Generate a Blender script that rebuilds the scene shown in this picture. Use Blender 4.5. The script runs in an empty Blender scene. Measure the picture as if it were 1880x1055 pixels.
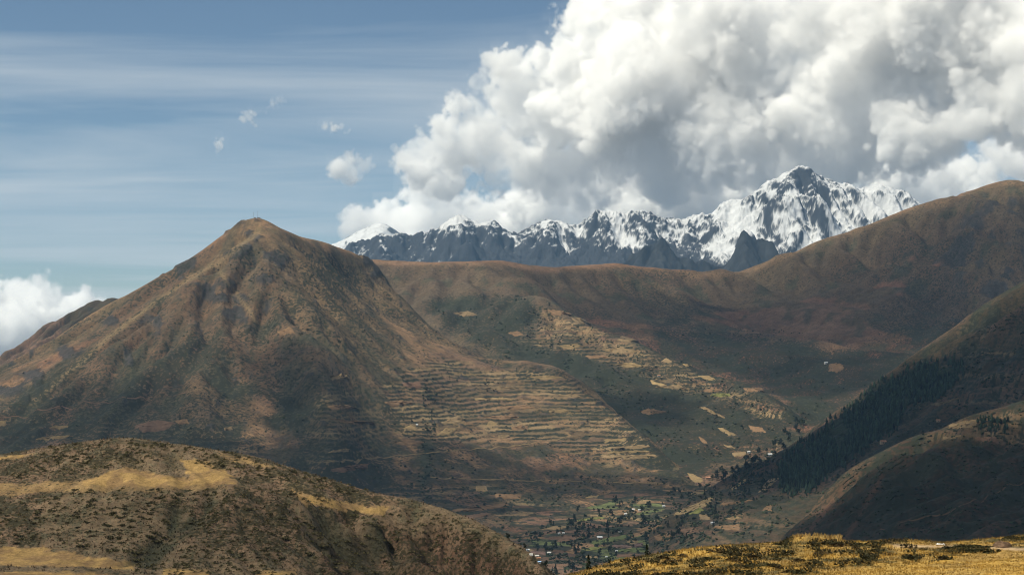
import bpy, math, time
import numpy as np
from math import radians
from mathutils import Vector

T0 = time.time()
scene = bpy.context.scene
COL = scene.collection

# ------------------------------------------------------------------ camera
F, CX, CY, YH = 3508.0, 940.0, 527.5, 620.0        # focal length etc. in units of a 1880 px wide frame
PITCH = math.atan((YH - CY) / F)
CP, SP = math.cos(PITCH), math.sin(PITCH)
cam = bpy.data.objects.new('camera', bpy.data.cameras.new('camera'))
COL.objects.link(cam)
cam.data.sensor_width = 36.0
cam.data.lens = 36.0 * F / 1880.0
cam.data.clip_start = 1.0
cam.data.clip_end = 200000.0
cam.rotation_euler = (math.pi / 2 + PITCH, 0, 0)
scene.camera = cam

# ------------------------------------------------------------------ sky and sun
SUN_EL, SUN_AZ = radians(57), radians(-112)           # high, from behind and left of the mountains
SUN = np.array([math.sin(SUN_AZ) * math.cos(SUN_EL), math.cos(SUN_AZ) * math.cos(SUN_EL), math.sin(SUN_EL)])
world = bpy.data.worlds.new('World')
scene.world = world
world.use_nodes = True
wt = world.node_tree
bg = wt.nodes['Background']
sky = wt.nodes.new('ShaderNodeTexSky')
sky.sky_type = 'NISHITA'
sky.sun_disc = False
sky.sun_elevation = SUN_EL
sky.sun_rotation = SUN_AZ
sky.altitude = 3400
sky.air_density = 1.0
sky.dust_density = 1.2
sky.ozone_density = 1.0
bg.inputs[1].default_value = 0.066
# thin high cirrus streaks in the sky
tcw = wt.nodes.new('ShaderNodeTexCoord')
sxyz = wt.nodes.new('ShaderNodeSeparateXYZ')
wt.links.new(tcw.outputs['Generated'], sxyz.inputs[0])
zo = wt.nodes.new('ShaderNodeMath'); zo.operation = 'ADD'; zo.inputs[1].default_value = 0.06
zm = wt.nodes.new('ShaderNodeMath'); zm.operation = 'MAXIMUM'; zm.inputs[1].default_value = 0.03
wt.links.new(sxyz.outputs[2], zo.inputs[0]); wt.links.new(zo.outputs[0], zm.inputs[0])
dx_ = wt.nodes.new('ShaderNodeMath'); dx_.operation = 'DIVIDE'
dy_ = wt.nodes.new('ShaderNodeMath'); dy_.operation = 'DIVIDE'
wt.links.new(sxyz.outputs[0], dx_.inputs[0]); wt.links.new(zm.outputs[0], dx_.inputs[1])
wt.links.new(sxyz.outputs[1], dy_.inputs[0]); wt.links.new(zm.outputs[0], dy_.inputs[1])
cmb = wt.nodes.new('ShaderNodeCombineXYZ')
wt.links.new(dx_.outputs[0], cmb.inputs[0]); wt.links.new(dy_.outputs[0], cmb.inputs[1])
mpw = wt.nodes.new('ShaderNodeMapping')
mpw.inputs['Rotation'].default_value = (0, 0, radians(20))
mpw.inputs['Scale'].default_value = (0.30, 0.75, 1)
mpw.inputs['Location'].default_value = (3.1, 0.4, 0)
wt.links.new(cmb.outputs[0], mpw.inputs[0])
nzw = wt.nodes.new('ShaderNodeTexNoise')
nzw.inputs['Scale'].default_value = 1.1
nzw.inputs['Detail'].default_value = 7
nzw.inputs['Roughness'].default_value = 0.55
nzw.inputs['Distortion'].default_value = 0.6
wt.links.new(mpw.outputs[0], nzw.inputs['Vector'])
rgw = wt.nodes.new('ShaderNodeMapRange')
for q_, v_ in enumerate((0.38, 0.74, 0.0, 0.85)):
    rgw.inputs[1 + q_].default_value = v_
wt.links.new(nzw.outputs['Fac'], rgw.inputs[0])
mxw = wt.nodes.new('ShaderNodeMix'); mxw.data_type = 'RGBA'
mxw.inputs[7].default_value = (8.4, 9.0, 9.2, 1)
tnt = wt.nodes.new('ShaderNodeMix'); tnt.data_type = 'RGBA'; tnt.blend_type = 'MULTIPLY'; tnt.inputs[0].default_value = 1
tnt.inputs[7].default_value = (0.97, 1.03, 0.99, 1)
wt.links.new(sky.outputs[0], tnt.inputs[6])
wt.links.new(tnt.outputs[2], mxw.inputs[6])
wt.links.new(rgw.outputs[0], mxw.inputs[0])
wt.links.new(mxw.outputs[2], bg.inputs[0])
sun = bpy.data.lights.new('sun', 'SUN')
sun.energy = 5.0
sun.angle = radians(0.5)
sun.color = (1.0, 0.93, 0.76)
suno = bpy.data.objects.new('sun', sun)
COL.objects.link(suno)
suno.rotation_euler = Vector(-SUN).to_track_quat('-Z', 'Y').to_euler()
vs = scene.view_settings
vs.view_transform = 'Standard'
vs.look = 'None'
vs.exposure = 0.20
vs.gamma = 1.0
vs.use_curve_mapping = False
cy = scene.cycles
cy.use_denoising = True
cy.filter_width = 1.05
cy.max_bounces = 22
cy.diffuse_bounces = 2
cy.transparent_max_bounces = 12
cy.volume_bounces = 20
HAZE = 1.35e-5

# ------------------------------------------------------------------ maths helpers
RNG = np.random.default_rng(11)


def P(px, py, D):
    X = (px - CX) / F
    Y = (CY - py) / F
    s = D / (CP - Y * SP)
    return np.array([X * s, D, (SP + Y * CP) * s])


def project(x, y, z):
    d = y * CP + z * SP
    return CX + F * x / d, CY - F * (z * CP - y * SP) / d


_perm = np.random.default_rng(5).permutation(4096)
_ang = np.random.default_rng(6).random(4096) * 2 * np.pi
_gx, _gy = np.cos(_ang), np.sin(_ang)


def perlin(x, y):
    xi = np.floor(x).astype(np.int64)
    yi = np.floor(y).astype(np.int64)
    fx, fy = x - xi, y - yi
    ux = fx * fx * fx * (fx * (fx * 6 - 15) + 10)
    uy = fy * fy * fy * (fy * (fy * 6 - 15) + 10)

    def g(ix, iy, dx, dy):
        h = _perm[(ix + _perm[iy & 4095]) & 4095]
        return _gx[h] * dx + _gy[h] * dy
    a = g(xi, yi, fx, fy)
    b = g(xi + 1, yi, fx - 1, fy)
    c = g(xi, yi + 1, fx, fy - 1)
    d = g(xi + 1, yi + 1, fx - 1, fy - 1)
    return ((a + (b - a) * ux) * (1 - uy) + (c + (d - c) * ux) * uy) * 1.5


def fbm(x, y, cell, octaves=5, gain=0.5, ridged=False, off=0.0):
    s, a, f = 0.0, 1.0, 1.0 / cell
    for i in range(octaves):
        n = perlin(x * f + 17.3 * i + off, y * f - 9.1 * i + off * 0.7)
        if ridged:
            n = 1 - 2.0 * np.abs(n)
        s = s + a * n
        a *= gain
        f *= 2.03
    return s


def sstep(a, b, x):
    t = np.clip((x - a) / (b - a), 0, 1)
    return t * t * (3 - 2 * t)


def inpoly(px, py, poly):
    r = np.zeros(px.shape, bool)
    n = len(poly)
    for i in range(n):
        x0, y0 = poly[i]
        x1, y1 = poly[(i + 1) % n]
        if y0 == y1:
            continue
        c = ((py > min(y0, y1)) & (py <= max(y0, y1)))
        r ^= c & (px < (py - y0) * (x1 - x0) / (y1 - y0) + x0)
    return r


def polydist(px, py, line):
    d = np.full(px.shape, 1e9)
    for (x0, y0), (x1, y1) in zip(line[:-1], line[1:]):
        vx, vy = x1 - x0, y1 - y0
        t = np.clip(((px - x0) * vx + (py - y0) * vy) / (vx * vx + vy * vy + 1e-9), 0, 1)
        d = np.minimum(d, np.hypot(px - x0 - t * vx, py - y0 - t * vy))
    return d


class RBF:
    def __init__(self, pts, c, smooth=0.0):
        self.s = np.abs(pts[:, :2]).max()
        p = pts[:, :2] / self.s
        self.c = c / self.s
        n = len(p)
        r = np.sqrt(((p[:, None] - p[None]) ** 2).sum(-1) + self.c ** 2)
        A = np.zeros((n + 3, n + 3))
        A[:n, :n] = r - smooth * np.eye(n)
        A[:n, n] = 1
        A[:n, n + 1:] = p
        A[n, :n] = 1
        A[n + 1:, :n] = p.T
        self.w = np.linalg.lstsq(A, np.concatenate([pts[:, 2], [0, 0, 0]]), rcond=None)[0]
        self.p = p

    def __call__(self, x, y):
        x = x / self.s
        y = y / self.s
        out = self.w[-3] + self.w[-2] * x + self.w[-1] * y
        for i in range(len(self.p)):
            out = out + self.w[i] * np.sqrt((x - self.p[i, 0]) ** 2 + (y - self.p[i, 1]) ** 2 + self.c ** 2)
        return out


def dens(line, step):
    """Sample a polyline of (px,py,D) every `step` px; D in metres."""
    out = [line[0]]
    for a, b in zip(line[:-1], line[1:]):
        n = max(1, int(round(math.hypot(b[0] - a[0], b[1] - a[1]) / step)))
        for k in range(1, n + 1):
            t = k / n
            out.append(tuple(a[i] + (b[i] - a[i]) * t for i in range(3)))
    return out


def resample(a, n, axis):
    m = a.shape[axis]
    t = np.linspace(0, m - 1 - 1e-9, n)
    i = np.floor(t).astype(int)
    f = t - i
    i0 = np.clip(i - 1, 0, m - 1); i1 = i; i2 = np.clip(i + 1, 0, m - 1); i3 = np.clip(i + 2, 0, m - 1)
    w = [-.5 * f ** 3 + f ** 2 - .5 * f, 1.5 * f ** 3 - 2.5 * f ** 2 + 1, -1.5 * f ** 3 + 2 * f ** 2 + .5 * f, .5 * f ** 3 - .5 * f ** 2]
    sh = [1, 1]; sh[axis] = n
    return sum(np.take(a, ii, axis) * ww.reshape(sh) for ii, ww in zip((i0, i1, i2, i3), w))


class Layer:
    """A piece of terrain: a height field over a fan-shaped grid (columns by bearing, rows by distance)."""

    def __init__(self, u0, u1, d0, d1, nc, nr, pts, c, coarse=(90, 70), power=1.0):
        self.u = np.linspace(u0, u1, nc)
        t = np.linspace(0, 1, nr) ** power
        self.d = d0 + (d1 - d0) * t
        self.t = t
        self.X = (self.u[None, :] - CX) / F * self.d[:, None]
        self.Y = np.repeat(self.d[:, None], nc, 1)
        pts = np.array(pts)
        rb = RBF(pts, c)
        cu = np.linspace(u0, u1, coarse[0])
        cd = d0 + (d1 - d0) * np.linspace(0, 1, coarse[1]) ** power
        cz = rb((cu[None, :] - CX) / F * cd[:, None], np.repeat(cd[:, None], coarse[0], 1))
        self.Z = resample(resample(cz, nr, 0), nc, 1)
        self.Z0 = self.Z.copy()
        self.PX, self.PY = project(self.X, self.Y, self.Z)
        self.power, self.d0, self.d1, self.u0, self.u1 = power, d0, d1, u0, u1
        self.nc, self.nr = nc, nr
        self.PY0 = self.PY.copy()

    def update(self):
        self.PX, self.PY = project(self.X, self.Y, self.Z)
        gy = np.gradient(self.Z, axis=0) / np.gradient(self.Y, axis=0)
        gx = np.gradient(self.Z, axis=1) / np.gradient(self.X, axis=1)
        self.gx, self.gy = gx, gy
        self.slope = np.hypot(gx, gy)

    def pick(self, px, py):
        """World x, y of the visible point of the smooth base surface behind pixel px, py."""
        px = np.atleast_1d(np.asarray(px, float)); py = np.atleast_1d(np.asarray(py, float))
        j = np.clip(np.round((px - self.u0) / (self.u1 - self.u0) * (self.nc - 1)).astype(int), 0, self.nc - 1)
        prof = np.minimum.accumulate(self.PY0[:, j], axis=0)
        hit = prof <= py[None, :]
        i = np.where(hit.any(0), hit.argmax(0), self.PY0[:, j].argmin(0))
        i = np.clip(i, 1, self.nr - 1)
        k = np.arange(len(j))
        a, b = prof[i - 1, k], prof[i, k]
        t = np.clip((a - py) / np.maximum(a - b, 1e-6), 0, 1)
        D = self.d[i - 1] + (self.d[i] - self.d[i - 1]) * t
        return (px - CX) / F * D, D

    def height(self, x, y, Z=None):
        Z = self.Z if Z is None else Z
        fj = np.clip(((x / y * F + CX) - self.u0) / (self.u1 - self.u0) * (self.nc - 1), 0, self.nc - 1.001)
        fi = np.clip(np.clip((y - self.d0) / (self.d1 - self.d0), 0, 1) ** (1 / self.power) * (self.nr - 1), 0, self.nr - 1.001)
        i = fi.astype(int); j = fj.astype(int); a = fi - i; b = fj - j
        return (Z[i, j] * (1 - a) * (1 - b) + Z[i + 1, j] * a * (1 - b) + Z[i, j + 1] * (1 - a) * b + Z[i + 1, j + 1] * a * b)

    def at(self, px, py):
        x, y = self.pick(px, py)
        return np.stack([x, y, self.height(x, y)], 1)

    def build(self, name, mat, col, label=None, veg=None):
        nr, nc = self.nr, self.nc
        V = np.stack([self.X, self.Y, self.Z], -1).reshape(-1, 3)
        idx = np.arange(nr * nc).reshape(nr, nc)
        Q = np.stack([idx[:-1, :-1], idx[:-1, 1:], idx[1:, 1:], idx[1:, :-1]], -1).reshape(-1, 4)
        if veg is None:
            veg = np.zeros(self.X.shape)
        o = mesh_object(name, V, Q, mat, np.concatenate([col, veg[..., None]], -1).reshape(-1, 4))
        o['kind'] = 'structure'
        if label:
            o['label'] = label
        self.obj = o
        return o


def erode(L, cell, drops, steps, weight, strength=1.0, seed=1, keep=1.0):
    """Rain-wash a layer: water droplets carve gullies and ribs into a regular grid, the change is laid back on the layer."""
    rng = np.random.default_rng(seed)
    x0, x1, y0, y1 = L.X.min(), L.X.max(), L.d0, L.d1
    nx, ny = int((x1 - x0) / cell), int((y1 - y0) / cell)
    gx_, gy_ = np.meshgrid(np.linspace(x0, x1, nx), np.linspace(y0, y1, ny))
    h0 = L.height(gx_, np.maximum(gy_, 1.0)) / cell
    h = h0.copy()
    batch = int(min(12000, max(1500, nx * ny / 20)))
    for bt in range(max(1, drops // batch)):
        px = rng.random(batch) * (nx - 3) + 1
        py = rng.random(batch) * (ny - 3) + 1
        vx = np.zeros(batch); vy = np.zeros(batch)
        sp = np.ones(batch); wa = np.ones(batch); se = np.zeros(batch)
        for st in range(steps):
            i = px.astype(int); j = py.astype(int); a = px - i; b = py - j
            h00, h10, h01, h11 = h[j, i], h[j, i + 1], h[j + 1, i], h[j + 1, i + 1]
            gxx = (h10 - h00) * (1 - b) + (h11 - h01) * b
            gyy = (h01 - h00) * (1 - a) + (h11 - h10) * a
            hc = h00 * (1 - a) * (1 - b) + h10 * a * (1 - b) + h01 * (1 - a) * b + h11 * a * b
            vx = vx * .12 - gxx * .88; vy = vy * .12 - gyy * .88
            n_ = np.hypot(vx, vy) + 1e-9
            vx /= n_; vy /= n_
            qx = np.clip(px + vx, 1, nx - 2.01); qy = np.clip(py + vy, 1, ny - 2.01)
            i2 = qx.astype(int); j2 = qy.astype(int); a2 = qx - i2; b2 = qy - j2
            hn = h[j2, i2] * (1 - a2) * (1 - b2) + h[j2, i2 + 1] * a2 * (1 - b2) + h[j2 + 1, i2] * (1 - a2) * b2 + h[j2 + 1, i2 + 1] * a2 * b2
            dh = hn - hc
            cap = np.maximum(-dh, .01) * sp * wa * 5.0
            over = se > cap
            up = dh > 0
            amt = np.where(up, np.minimum(dh, se), np.where(over, (se - cap) * .12, -np.minimum((cap - se) * .16, -np.minimum(dh, 0))))
            se = se - amt
            amt = amt * strength
            tot = 0.0
            for (jj_, ii_, w_) in ((j, i, (1 - a) * (1 - b)), (j, i + 1, a * (1 - b)), (j + 1, i, (1 - a) * b), (j + 1, i + 1, a * b)):
                tot = tot + np.bincount(jj_ * nx + ii_, amt * w_, nx * ny)
            h += np.clip(tot, -.10, .10).reshape(ny, nx)
            sp = np.sqrt(np.maximum(sp * sp - dh * 4, .01)).clip(0, 4)
            wa *= .985
            px, py = qx, qy
        k = .25
        hs = h.copy()
        hs[1:-1, 1:-1] = (1 - k) * h[1:-1, 1:-1] + k * .25 * (h[:-2, 1:-1] + h[2:, 1:-1] + h[1:-1, :-2] + h[1:-1, 2:])
        h = hs
    d = (h - h0) * cell * keep
    fx = np.clip((L.X - x0) / (x1 - x0) * (nx - 1), 0, nx - 1.001); fy = np.clip((L.Y - y0) / (y1 - y0) * (ny - 1), 0, ny - 1.001)
    i = fx.astype(int); j = fy.astype(int); a = fx - i; b = fy - j
    dd = d[j, i] * (1 - a) * (1 - b) + d[j, i + 1] * a * (1 - b) + d[j + 1, i] * (1 - a) * b + d[j + 1, i + 1] * a * b
    dd = np.where(dd > 0, dd * .35, dd)
    L.Z = L.Z + dd * weight
    L.Z0 = L.Z.copy()
    L.PX, L.PY = project(L.X, L.Y, L.Z)
    L.PY0 = L.PY.copy()
    print('erode', nx, ny, round(float(dd.min()), 1), round(float(dd.max()), 1), round(time.time() - T0, 1))
    return dd * weight


def mesh_data(name, V, Q, mat, col=None, smooth=True):
    me = bpy.data.meshes.new(name)
    Q = np.asarray(Q)
    k = Q.shape[1]
    me.vertices.add(len(V))
    me.vertices.foreach_set('co', np.ascontiguousarray(V, dtype=np.float32).ravel())
    me.loops.add(Q.size)
    me.loops.foreach_set('vertex_index', np.ascontiguousarray(Q, dtype=np.int32).ravel())
    me.polygons.add(len(Q))
    me.polygons.foreach_set('loop_start', np.arange(0, Q.size, k, dtype=np.int32))
    if col is not None:
        at = me.attributes.new('Col', 'FLOAT_COLOR', 'POINT')
        c = np.ones((len(V), 4), np.float32)
        c[:, :3] = np.clip(col[:, :3], 0, 1)
        c[:, 3] = np.clip(col[:, 3], 0, 1) if col.shape[1] > 3 else 0
        at.data.foreach_set('color', c.ravel())
    me.update(calc_edges=True)
    me.polygons.foreach_set('use_smooth', np.full(len(Q), smooth))
    if mat:
        me.materials.append(mat)
    return me


def mesh_object(name, V, Q, mat, col=None, smooth=True, parent=None):
    o = bpy.data.objects.new(name, mesh_data(name, V, Q, mat, col, smooth))
    COL.objects.link(o)
    if parent:
        o.parent = parent
    return o


def tag(o, label=None, category=None, group=None, kind=None):
    for k, v in (('label', label), ('category', category), ('group', group), ('kind', kind)):
        if v:
            o[k] = v
    return o


def lerp3(a, b, m):
    return a * (1 - m[..., None]) + np.asarray(b) * m[..., None]


# ------------------------------------------------------------------ materials
def ground_material(name, scales, strength=0.35, bump=0.0, bump_scale=1.0, rough=0.95, scrub=None, scrub_col=(.018, .021, .013)):
    m = bpy.data.materials.new(name)
    m.use_nodes = True
    t = m.node_tree
    bs = t.nodes['Principled BSDF']
    bs.inputs['Roughness'].default_value = rough
    bs.inputs['Specular IOR Level'].default_value = 0.15
    at = t.nodes.new('ShaderNodeAttribute')
    at.attribute_name = 'Col'
    tc = t.nodes.new('ShaderNodeTexCoord')
    cur = at.outputs['Color']
    for i, sc_ in enumerate(scales):
        n = t.nodes.new('ShaderNodeTexNoise')
        n.inputs['Scale'].default_value = 1.0 / sc_
        n.inputs['Detail'].default_value = 4
        n.inputs['Roughness'].default_value = 0.65
        t.links.new(tc.outputs['Object'], n.inputs['Vector'])
        r = t.nodes.new('ShaderNodeMapRange')
        r.inputs[1].default_value = 0.3
        r.inputs[2].default_value = 0.7
        r.inputs[3].default_value = 1 - strength
        r.inputs[4].default_value = 1 + strength
        t.links.new(n.outputs['Fac'], r.inputs[0])
        mx = t.nodes.new('ShaderNodeMix')
        mx.data_type = 'RGBA'
        mx.blend_type = 'MULTIPLY'
        mx.inputs[0].default_value = 1
        t.links.new(cur, mx.inputs[6])
        t.links.new(r.outputs[0], mx.inputs[7])
        cur = mx.outputs[2]
    if scrub:
        # low bushes too small to model, denser where the colour attribute's alpha says so
        n = t.nodes.new('ShaderNodeTexNoise')
        n.inputs['Scale'].default_value = 1.0 / scrub
        n.inputs['Detail'].default_value = 3
        n.inputs['Roughness'].default_value = 0.6
        t.links.new(tc.outputs['Object'], n.inputs['Vector'])
        lo = t.nodes.new('ShaderNodeMapRange')
        lo.inputs[3].default_value = 0.70
        lo.inputs[4].default_value = 0.36
        t.links.new(at.outputs['Alpha'], lo.inputs[0])
        sb = t.nodes.new('ShaderNodeMath'); sb.operation = 'SUBTRACT'
        t.links.new(n.outputs['Fac'], sb.inputs[0]); t.links.new(lo.outputs[0], sb.inputs[1])
        mu = t.nodes.new('ShaderNodeMath'); mu.operation = 'MULTIPLY'; mu.use_clamp = True
        mu.inputs[1].default_value = 14.0
        t.links.new(sb.outputs[0], mu.inputs[0])
        m8 = t.nodes.new('ShaderNodeMath'); m8.operation = 'MULTIPLY'; m8.inputs[1].default_value = .88
        t.links.new(mu.outputs[0], m8.inputs[0])
        mx = t.nodes.new('ShaderNodeMix'); mx.data_type = 'RGBA'
        t.links.new(m8.outputs[0], mx.inputs[0])
        t.links.new(cur, mx.inputs[6])
        mx.inputs[7].default_value = (*scrub_col, 1)
        cur = mx.outputs[2]
    t.links.new(cur, bs.inputs['Base Color'])
    if bump:
        n = t.nodes.new('ShaderNodeTexNoise')
        n.inputs['Scale'].default_value = 1.0 / bump_scale
        n.inputs['Detail'].default_value = 6
        n.inputs['Roughness'].default_value = 0.7
        t.links.new(tc.outputs['Object'], n.inputs['Vector'])
        b = t.nodes.new('ShaderNodeBump')
        b.inputs['Strength'].default_value = 1.0
        b.inputs['Distance'].default_value = bump
        t.links.new(n.outputs['Fac'], b.inputs['Height'])
        t.links.new(b.outputs[0], bs.inputs['Normal'])
    return m


def plain_material(name, color, rough=0.8, var=0.25, scale=2.0, spec=0.3):
    m = bpy.data.materials.new(name)
    m.use_nodes = True
    t = m.node_tree
    bs = t.nodes['Principled BSDF']
    bs.inputs['Roughness'].default_value = rough
    bs.inputs['Specular IOR Level'].default_value = spec
    tc = t.nodes.new('ShaderNodeTexCoord')
    n = t.nodes.new('ShaderNodeTexNoise')
    n.inputs['Scale'].default_value = 1.0 / scale
    n.inputs['Detail'].default_value = 5
    t.links.new(tc.outputs['Object'], n.inputs['Vector'])
    rp = t.nodes.new('ShaderNodeValToRGB')
    c = np.array(color)
    rp.color_ramp.elements[0].position = 0.3
    rp.color_ramp.elements[1].position = 0.7
    rp.color_ramp.elements[0].color = (*(c * (1 - var)), 1)
    rp.color_ramp.elements[1].color = (*np.clip(c * (1 + var), 0, 1), 1)
    t.links.new(n.outputs['Fac'], rp.inputs[0])
    t.links.new(rp.outputs[0], bs.inputs['Base Color'])
    return m


M_far = ground_material('mountain_ground', (5, 14, 45), 0.25, 2.5, 14, scrub=8.0)
M_snow = ground_material('snow_and_rock', (40, 120), 0.12, 14.0, 70)
M_mid = ground_material('hill_ground', (.5, 1.4, 6), 0.28, 0.35, 1.5, scrub=1.1, scrub_col=(.022, .020, .010))
M_near = ground_material('meadow_ground', (0.25, 1.4), 0.35, 0.06, 0.3)
M_leaf = ground_material('foliage', (3, 9), 0.3, rough=0.9)
M_field = ground_material('field_soil', (9, 40), 0.22, 0.8, 10)

TAN = np.array([0.265, 0.162, 0.088]) * 0.70
BROWN = np.array([0.165, 0.100, 0.066]) * 0.70
RUST = np.array([0.178, 0.090, 0.056]) * 0.70
OLIVE = np.array([0.098, 0.072, 0.040]) * 0.70
SHRUB = np.array([0.028, 0.031, 0.019])
STRAW = np.array([0.42, 0.30, 0.145]) * 0.70
PALE = np.array([0.33, 0.235, 0.125]) * 0.70
SOIL = np.array([0.165, 0.095, 0.062]) * 0.70
ROCK = np.array([0.055, 0.050, 0.047])
GREYSOIL = np.array([0.205, 0.145, 0.088]) * 0.70


def km(line):
    return [(a, b, c * 1000.0) for a, b, c in line]


def pts_of(lines, step):
    out = []
    for ln in lines:
        out += [P(*q) for q in dens(km(ln), step)]
    return out


def below(line, step, dd, dz):
    """Hidden points behind (dd>0) a crest, dz lower."""
    out = []
    for q in dens(km(line), step):
        p = P(*q)
        s = (p[1] + dd) / p[1]
        out.append(np.array([p[0] * s, p[1] + dd, p[2] + dz]))
    return out


def Wp(px, z, D):
    return np.array([(px - CX) / F * D * 1000, D * 1000, z])


def terrace(L, mask, step, seed, wander=0.5):
    """Cut farming terraces into a layer; returns riser mask and a random value per field."""
    blk = np.floor((L.PX + 30 * fbm(L.X, L.Y, 180, 2, off=seed + 9)) / 105.0)
    ph = L.Z / step + wander * fbm(L.X, L.Y, 260, 3, off=seed) + .8 * ((np.sin(blk * 91.7 + seed) * 43758.5) % 1) + .25 * fbm(L.X, L.Y, 60, 2, off=seed + 2)
    k = np.floor(ph)
    f = ph - k
    prof = np.where(f < 0.62, f * 0.35, 0.62 * 0.35 + (f - 0.62) / 0.38 * (1 - 0.62 * 0.35))
    L.Z = L.Z + mask * step * (prof - f) * 0.62
    w = 48 + 80 * ((np.sin(k * 12.9898 + seed) * 43758.5453) % 1)
    b = np.floor((L.PX + 18 * perlin(L.X / 90, L.Y / 90)) / w + 7.3 * k)
    rnd = (np.sin(k * 127.1 + b * 311.7 + seed * 7.7) * 43758.5453) % 1
    rnd2 = (np.sin(k * 269.5 + b * 183.3 + seed * 3.1) * 43758.5453) % 1
    return sstep(0.56, 0.66, f) * (1 - sstep(0.95, 1.0, f)) * mask, rnd, rnd2, f


def field_colors(rnd, rnd2):
    pal = np.array([BROWN * 1.0, TAN * 0.9, PALE * .7, PALE * .9, OLIVE * 1.5, OLIVE * 1.3, PALE * .8, STRAW * .55, TAN * .9, OLIVE, BROWN * 1.1, PALE * 1.0, OLIVE * .8])
    c = pal[np.minimum((rnd * len(pal)).astype(int), len(pal) - 1)]
    c = .6 * c + .4 * pal.mean(0)
    return c * (0.85 + 0.3 * rnd2)[..., None]


def smoothmask(L, poly, warp=14, cell=60, seed=0.0, soft=None):
    wx = L.PX + warp * fbm(L.X, L.Y, cell * L.d1 / F, 4, off=seed + 3)
    wy = L.PY + warp * 0.6 * fbm(L.X, L.Y, cell * L.d1 / F, 4, off=seed + 41)
    m = inpoly(wx, wy, poly).astype(float)
    if soft:
        d = polydist(wx, wy, list(poly) + [poly[0]])
        m = np.where(m > 0, sstep(0, soft, d), 0)
    return m


# ================================================================== TERRAIN
# ---------------------------------------------------------------- base ground, far below everything
ga = np.array([[-14000, -2500, -470], [14000, -2500, -470], [14000, 25000, -470], [-14000, 25000, -470]], float)
gV, gQ = [], []
n = 40
gx, gy = np.meshgrid(np.linspace(-14000, 14000, n), np.linspace(-2500, 25000, n))
gz = -470 + 6 * fbm(gx, gy, 3000, 3)
gi = np.arange(n * n).reshape(n, n)
ground = mesh_object('ground', np.stack([gx, gy, gz], -1).reshape(-1, 3),
                     np.stack([gi[:-1, :-1], gi[:-1, 1:], gi[1:, 1:], gi[1:, :-1]], -1).reshape(-1, 4),
                     M_far, np.tile(OLIVE, (n * n, 1)))
ground['kind'] = 'structure'

# ---------------------------------------------------------------- snow range
SKY_S = [(560, 500), (610, 480), (644, 453), (661, 460), (675, 453), (695, 440), (712, 445), (730, 441), (746, 452), (764, 450), (777, 435), (781, 437), (786, 432), (801, 429),
         (818, 409), (826, 404), (840, 400), (856, 407), (873, 416), (890, 416), (914, 424), (934, 431), (955, 438), (975, 430), (989, 418), (1013, 413), (1037, 418),
         (1060, 430), (1072, 419), (1084, 408), (1103, 399), (1115, 401), (1129, 404), (1146, 399), (1163, 402), (1194, 404), (1211, 412), (1231, 414), (1243, 420),
         (1260, 413), (1277, 408), (1294, 404), (1308, 396), (1322, 383), (1339, 379), (1356, 372), (1376, 367), (1393, 353), (1410, 343), (1428, 333), (1445, 324),
         (1458, 318), (1472, 313), (1485, 316), (1499, 331), (1513, 338), (1530, 348), (1540, 350), (1554, 350), (1562, 347), (1581, 355), (1598, 352), (1615, 348),
         (1636, 355), (1656, 360), (1677, 372), (1700, 385), (1740, 400), (1800, 420)]
pts = []
for i, (px, py) in enumerate(dens([(a, b, 0) for a, b in SKY_S], 12)[0:] and [(q[0], q[1]) for q in dens([(a, b, 0) for a, b in SKY_S], 12)]):
    D = 18000
    p = P(px, py, D)
    pts.append(p)
    if i % 3 == 0:
        s = (D + 700) / D
        pts.append(np.array([p[0] * s, D + 700, p[2] - 450]))
        zb = P(px, 512, D)[2]
        H = p[2] - zb
        for t in (0.35, 0.7, 1.0):
            d2 = D - t * H * 1.45
            z2 = p[2] - H * t * (1.02 if t > .5 else .95)
            pts.append(np.array([p[0] * d2 / D, d2, z2]))
# big buttresses and glacier bowls
for q in [(1405, 395, 17.45), (1372, 428, 17.05), (1350, 470, 16.75), (1520, 385, 17.3), (1560, 412, 17.0), (1440, 372, 17.35), (1455, 420, 17.0),
          (1310, 420, 17.65), (1312, 455, 17.3), (840, 425, 17.6), (862, 455, 17.3), (700, 462, 17.7)]:
    pts.append(P(q[0], q[1], q[2] * 1000))
for q in [(1345, 415, 17.75), (1325, 470, 17.15), (1500, 430, 17.2), (1470, 470, 16.9), (1150, 435, 17.75), (1180, 460, 17.5), (1005, 445, 17.7), (1610, 385, 17.6)]:
    pts.append(P(q[0], q[1], q[2] * 1000))
S = Layer(555, 1800, 15700, 18700, 740, 205, pts, 60, coarse=(230, 90))
warpx = S.X + 130 * fbm(S.X, S.Y, 700, 3, off=4)
warpy = S.Y + 130 * fbm(S.X, S.Y, 700, 3, off=9)
rid = fbm(warpx, warpy * 0.55, 620, 6, 0.52, ridged=True, off=2)
cr = np.exp(-((S.Y - 18000) / 150.0) ** 2)
rid2 = fbm(warpx + .5 * S.Y, warpy * 0.6, 230, 5, 0.55, ridged=True, off=5)
jag = fbm(S.X, S.Y * .5, 95, 4, 0.6, ridged=True, off=7)
jagw = 0.35 + 0.65 * np.clip(sstep(1050, 1090, S.PX) * (1 - sstep(1290, 1320, S.PX)) + 0.5 * sstep(630, 660, S.PX) * (1 - sstep(760, 800, S.PX)) + .35 * sstep(1380, 1400, S.PX), 0, 1)
S.Z = S.Z + (rid - 0.35) * 85 * (1 - 0.8 * cr) + (rid2 - .35) * 34 * (1 - .6 * cr) + jag * 34 * cr * jagw + fbm(S.X, S.Y, 80, 4, 0.65, ridged=True, off=5) * 13 * (1 - .5 * cr)
eS = erode(S, 20, 144000, 50, 1 - .75 * cr, seed=8, keep=.8)
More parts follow.
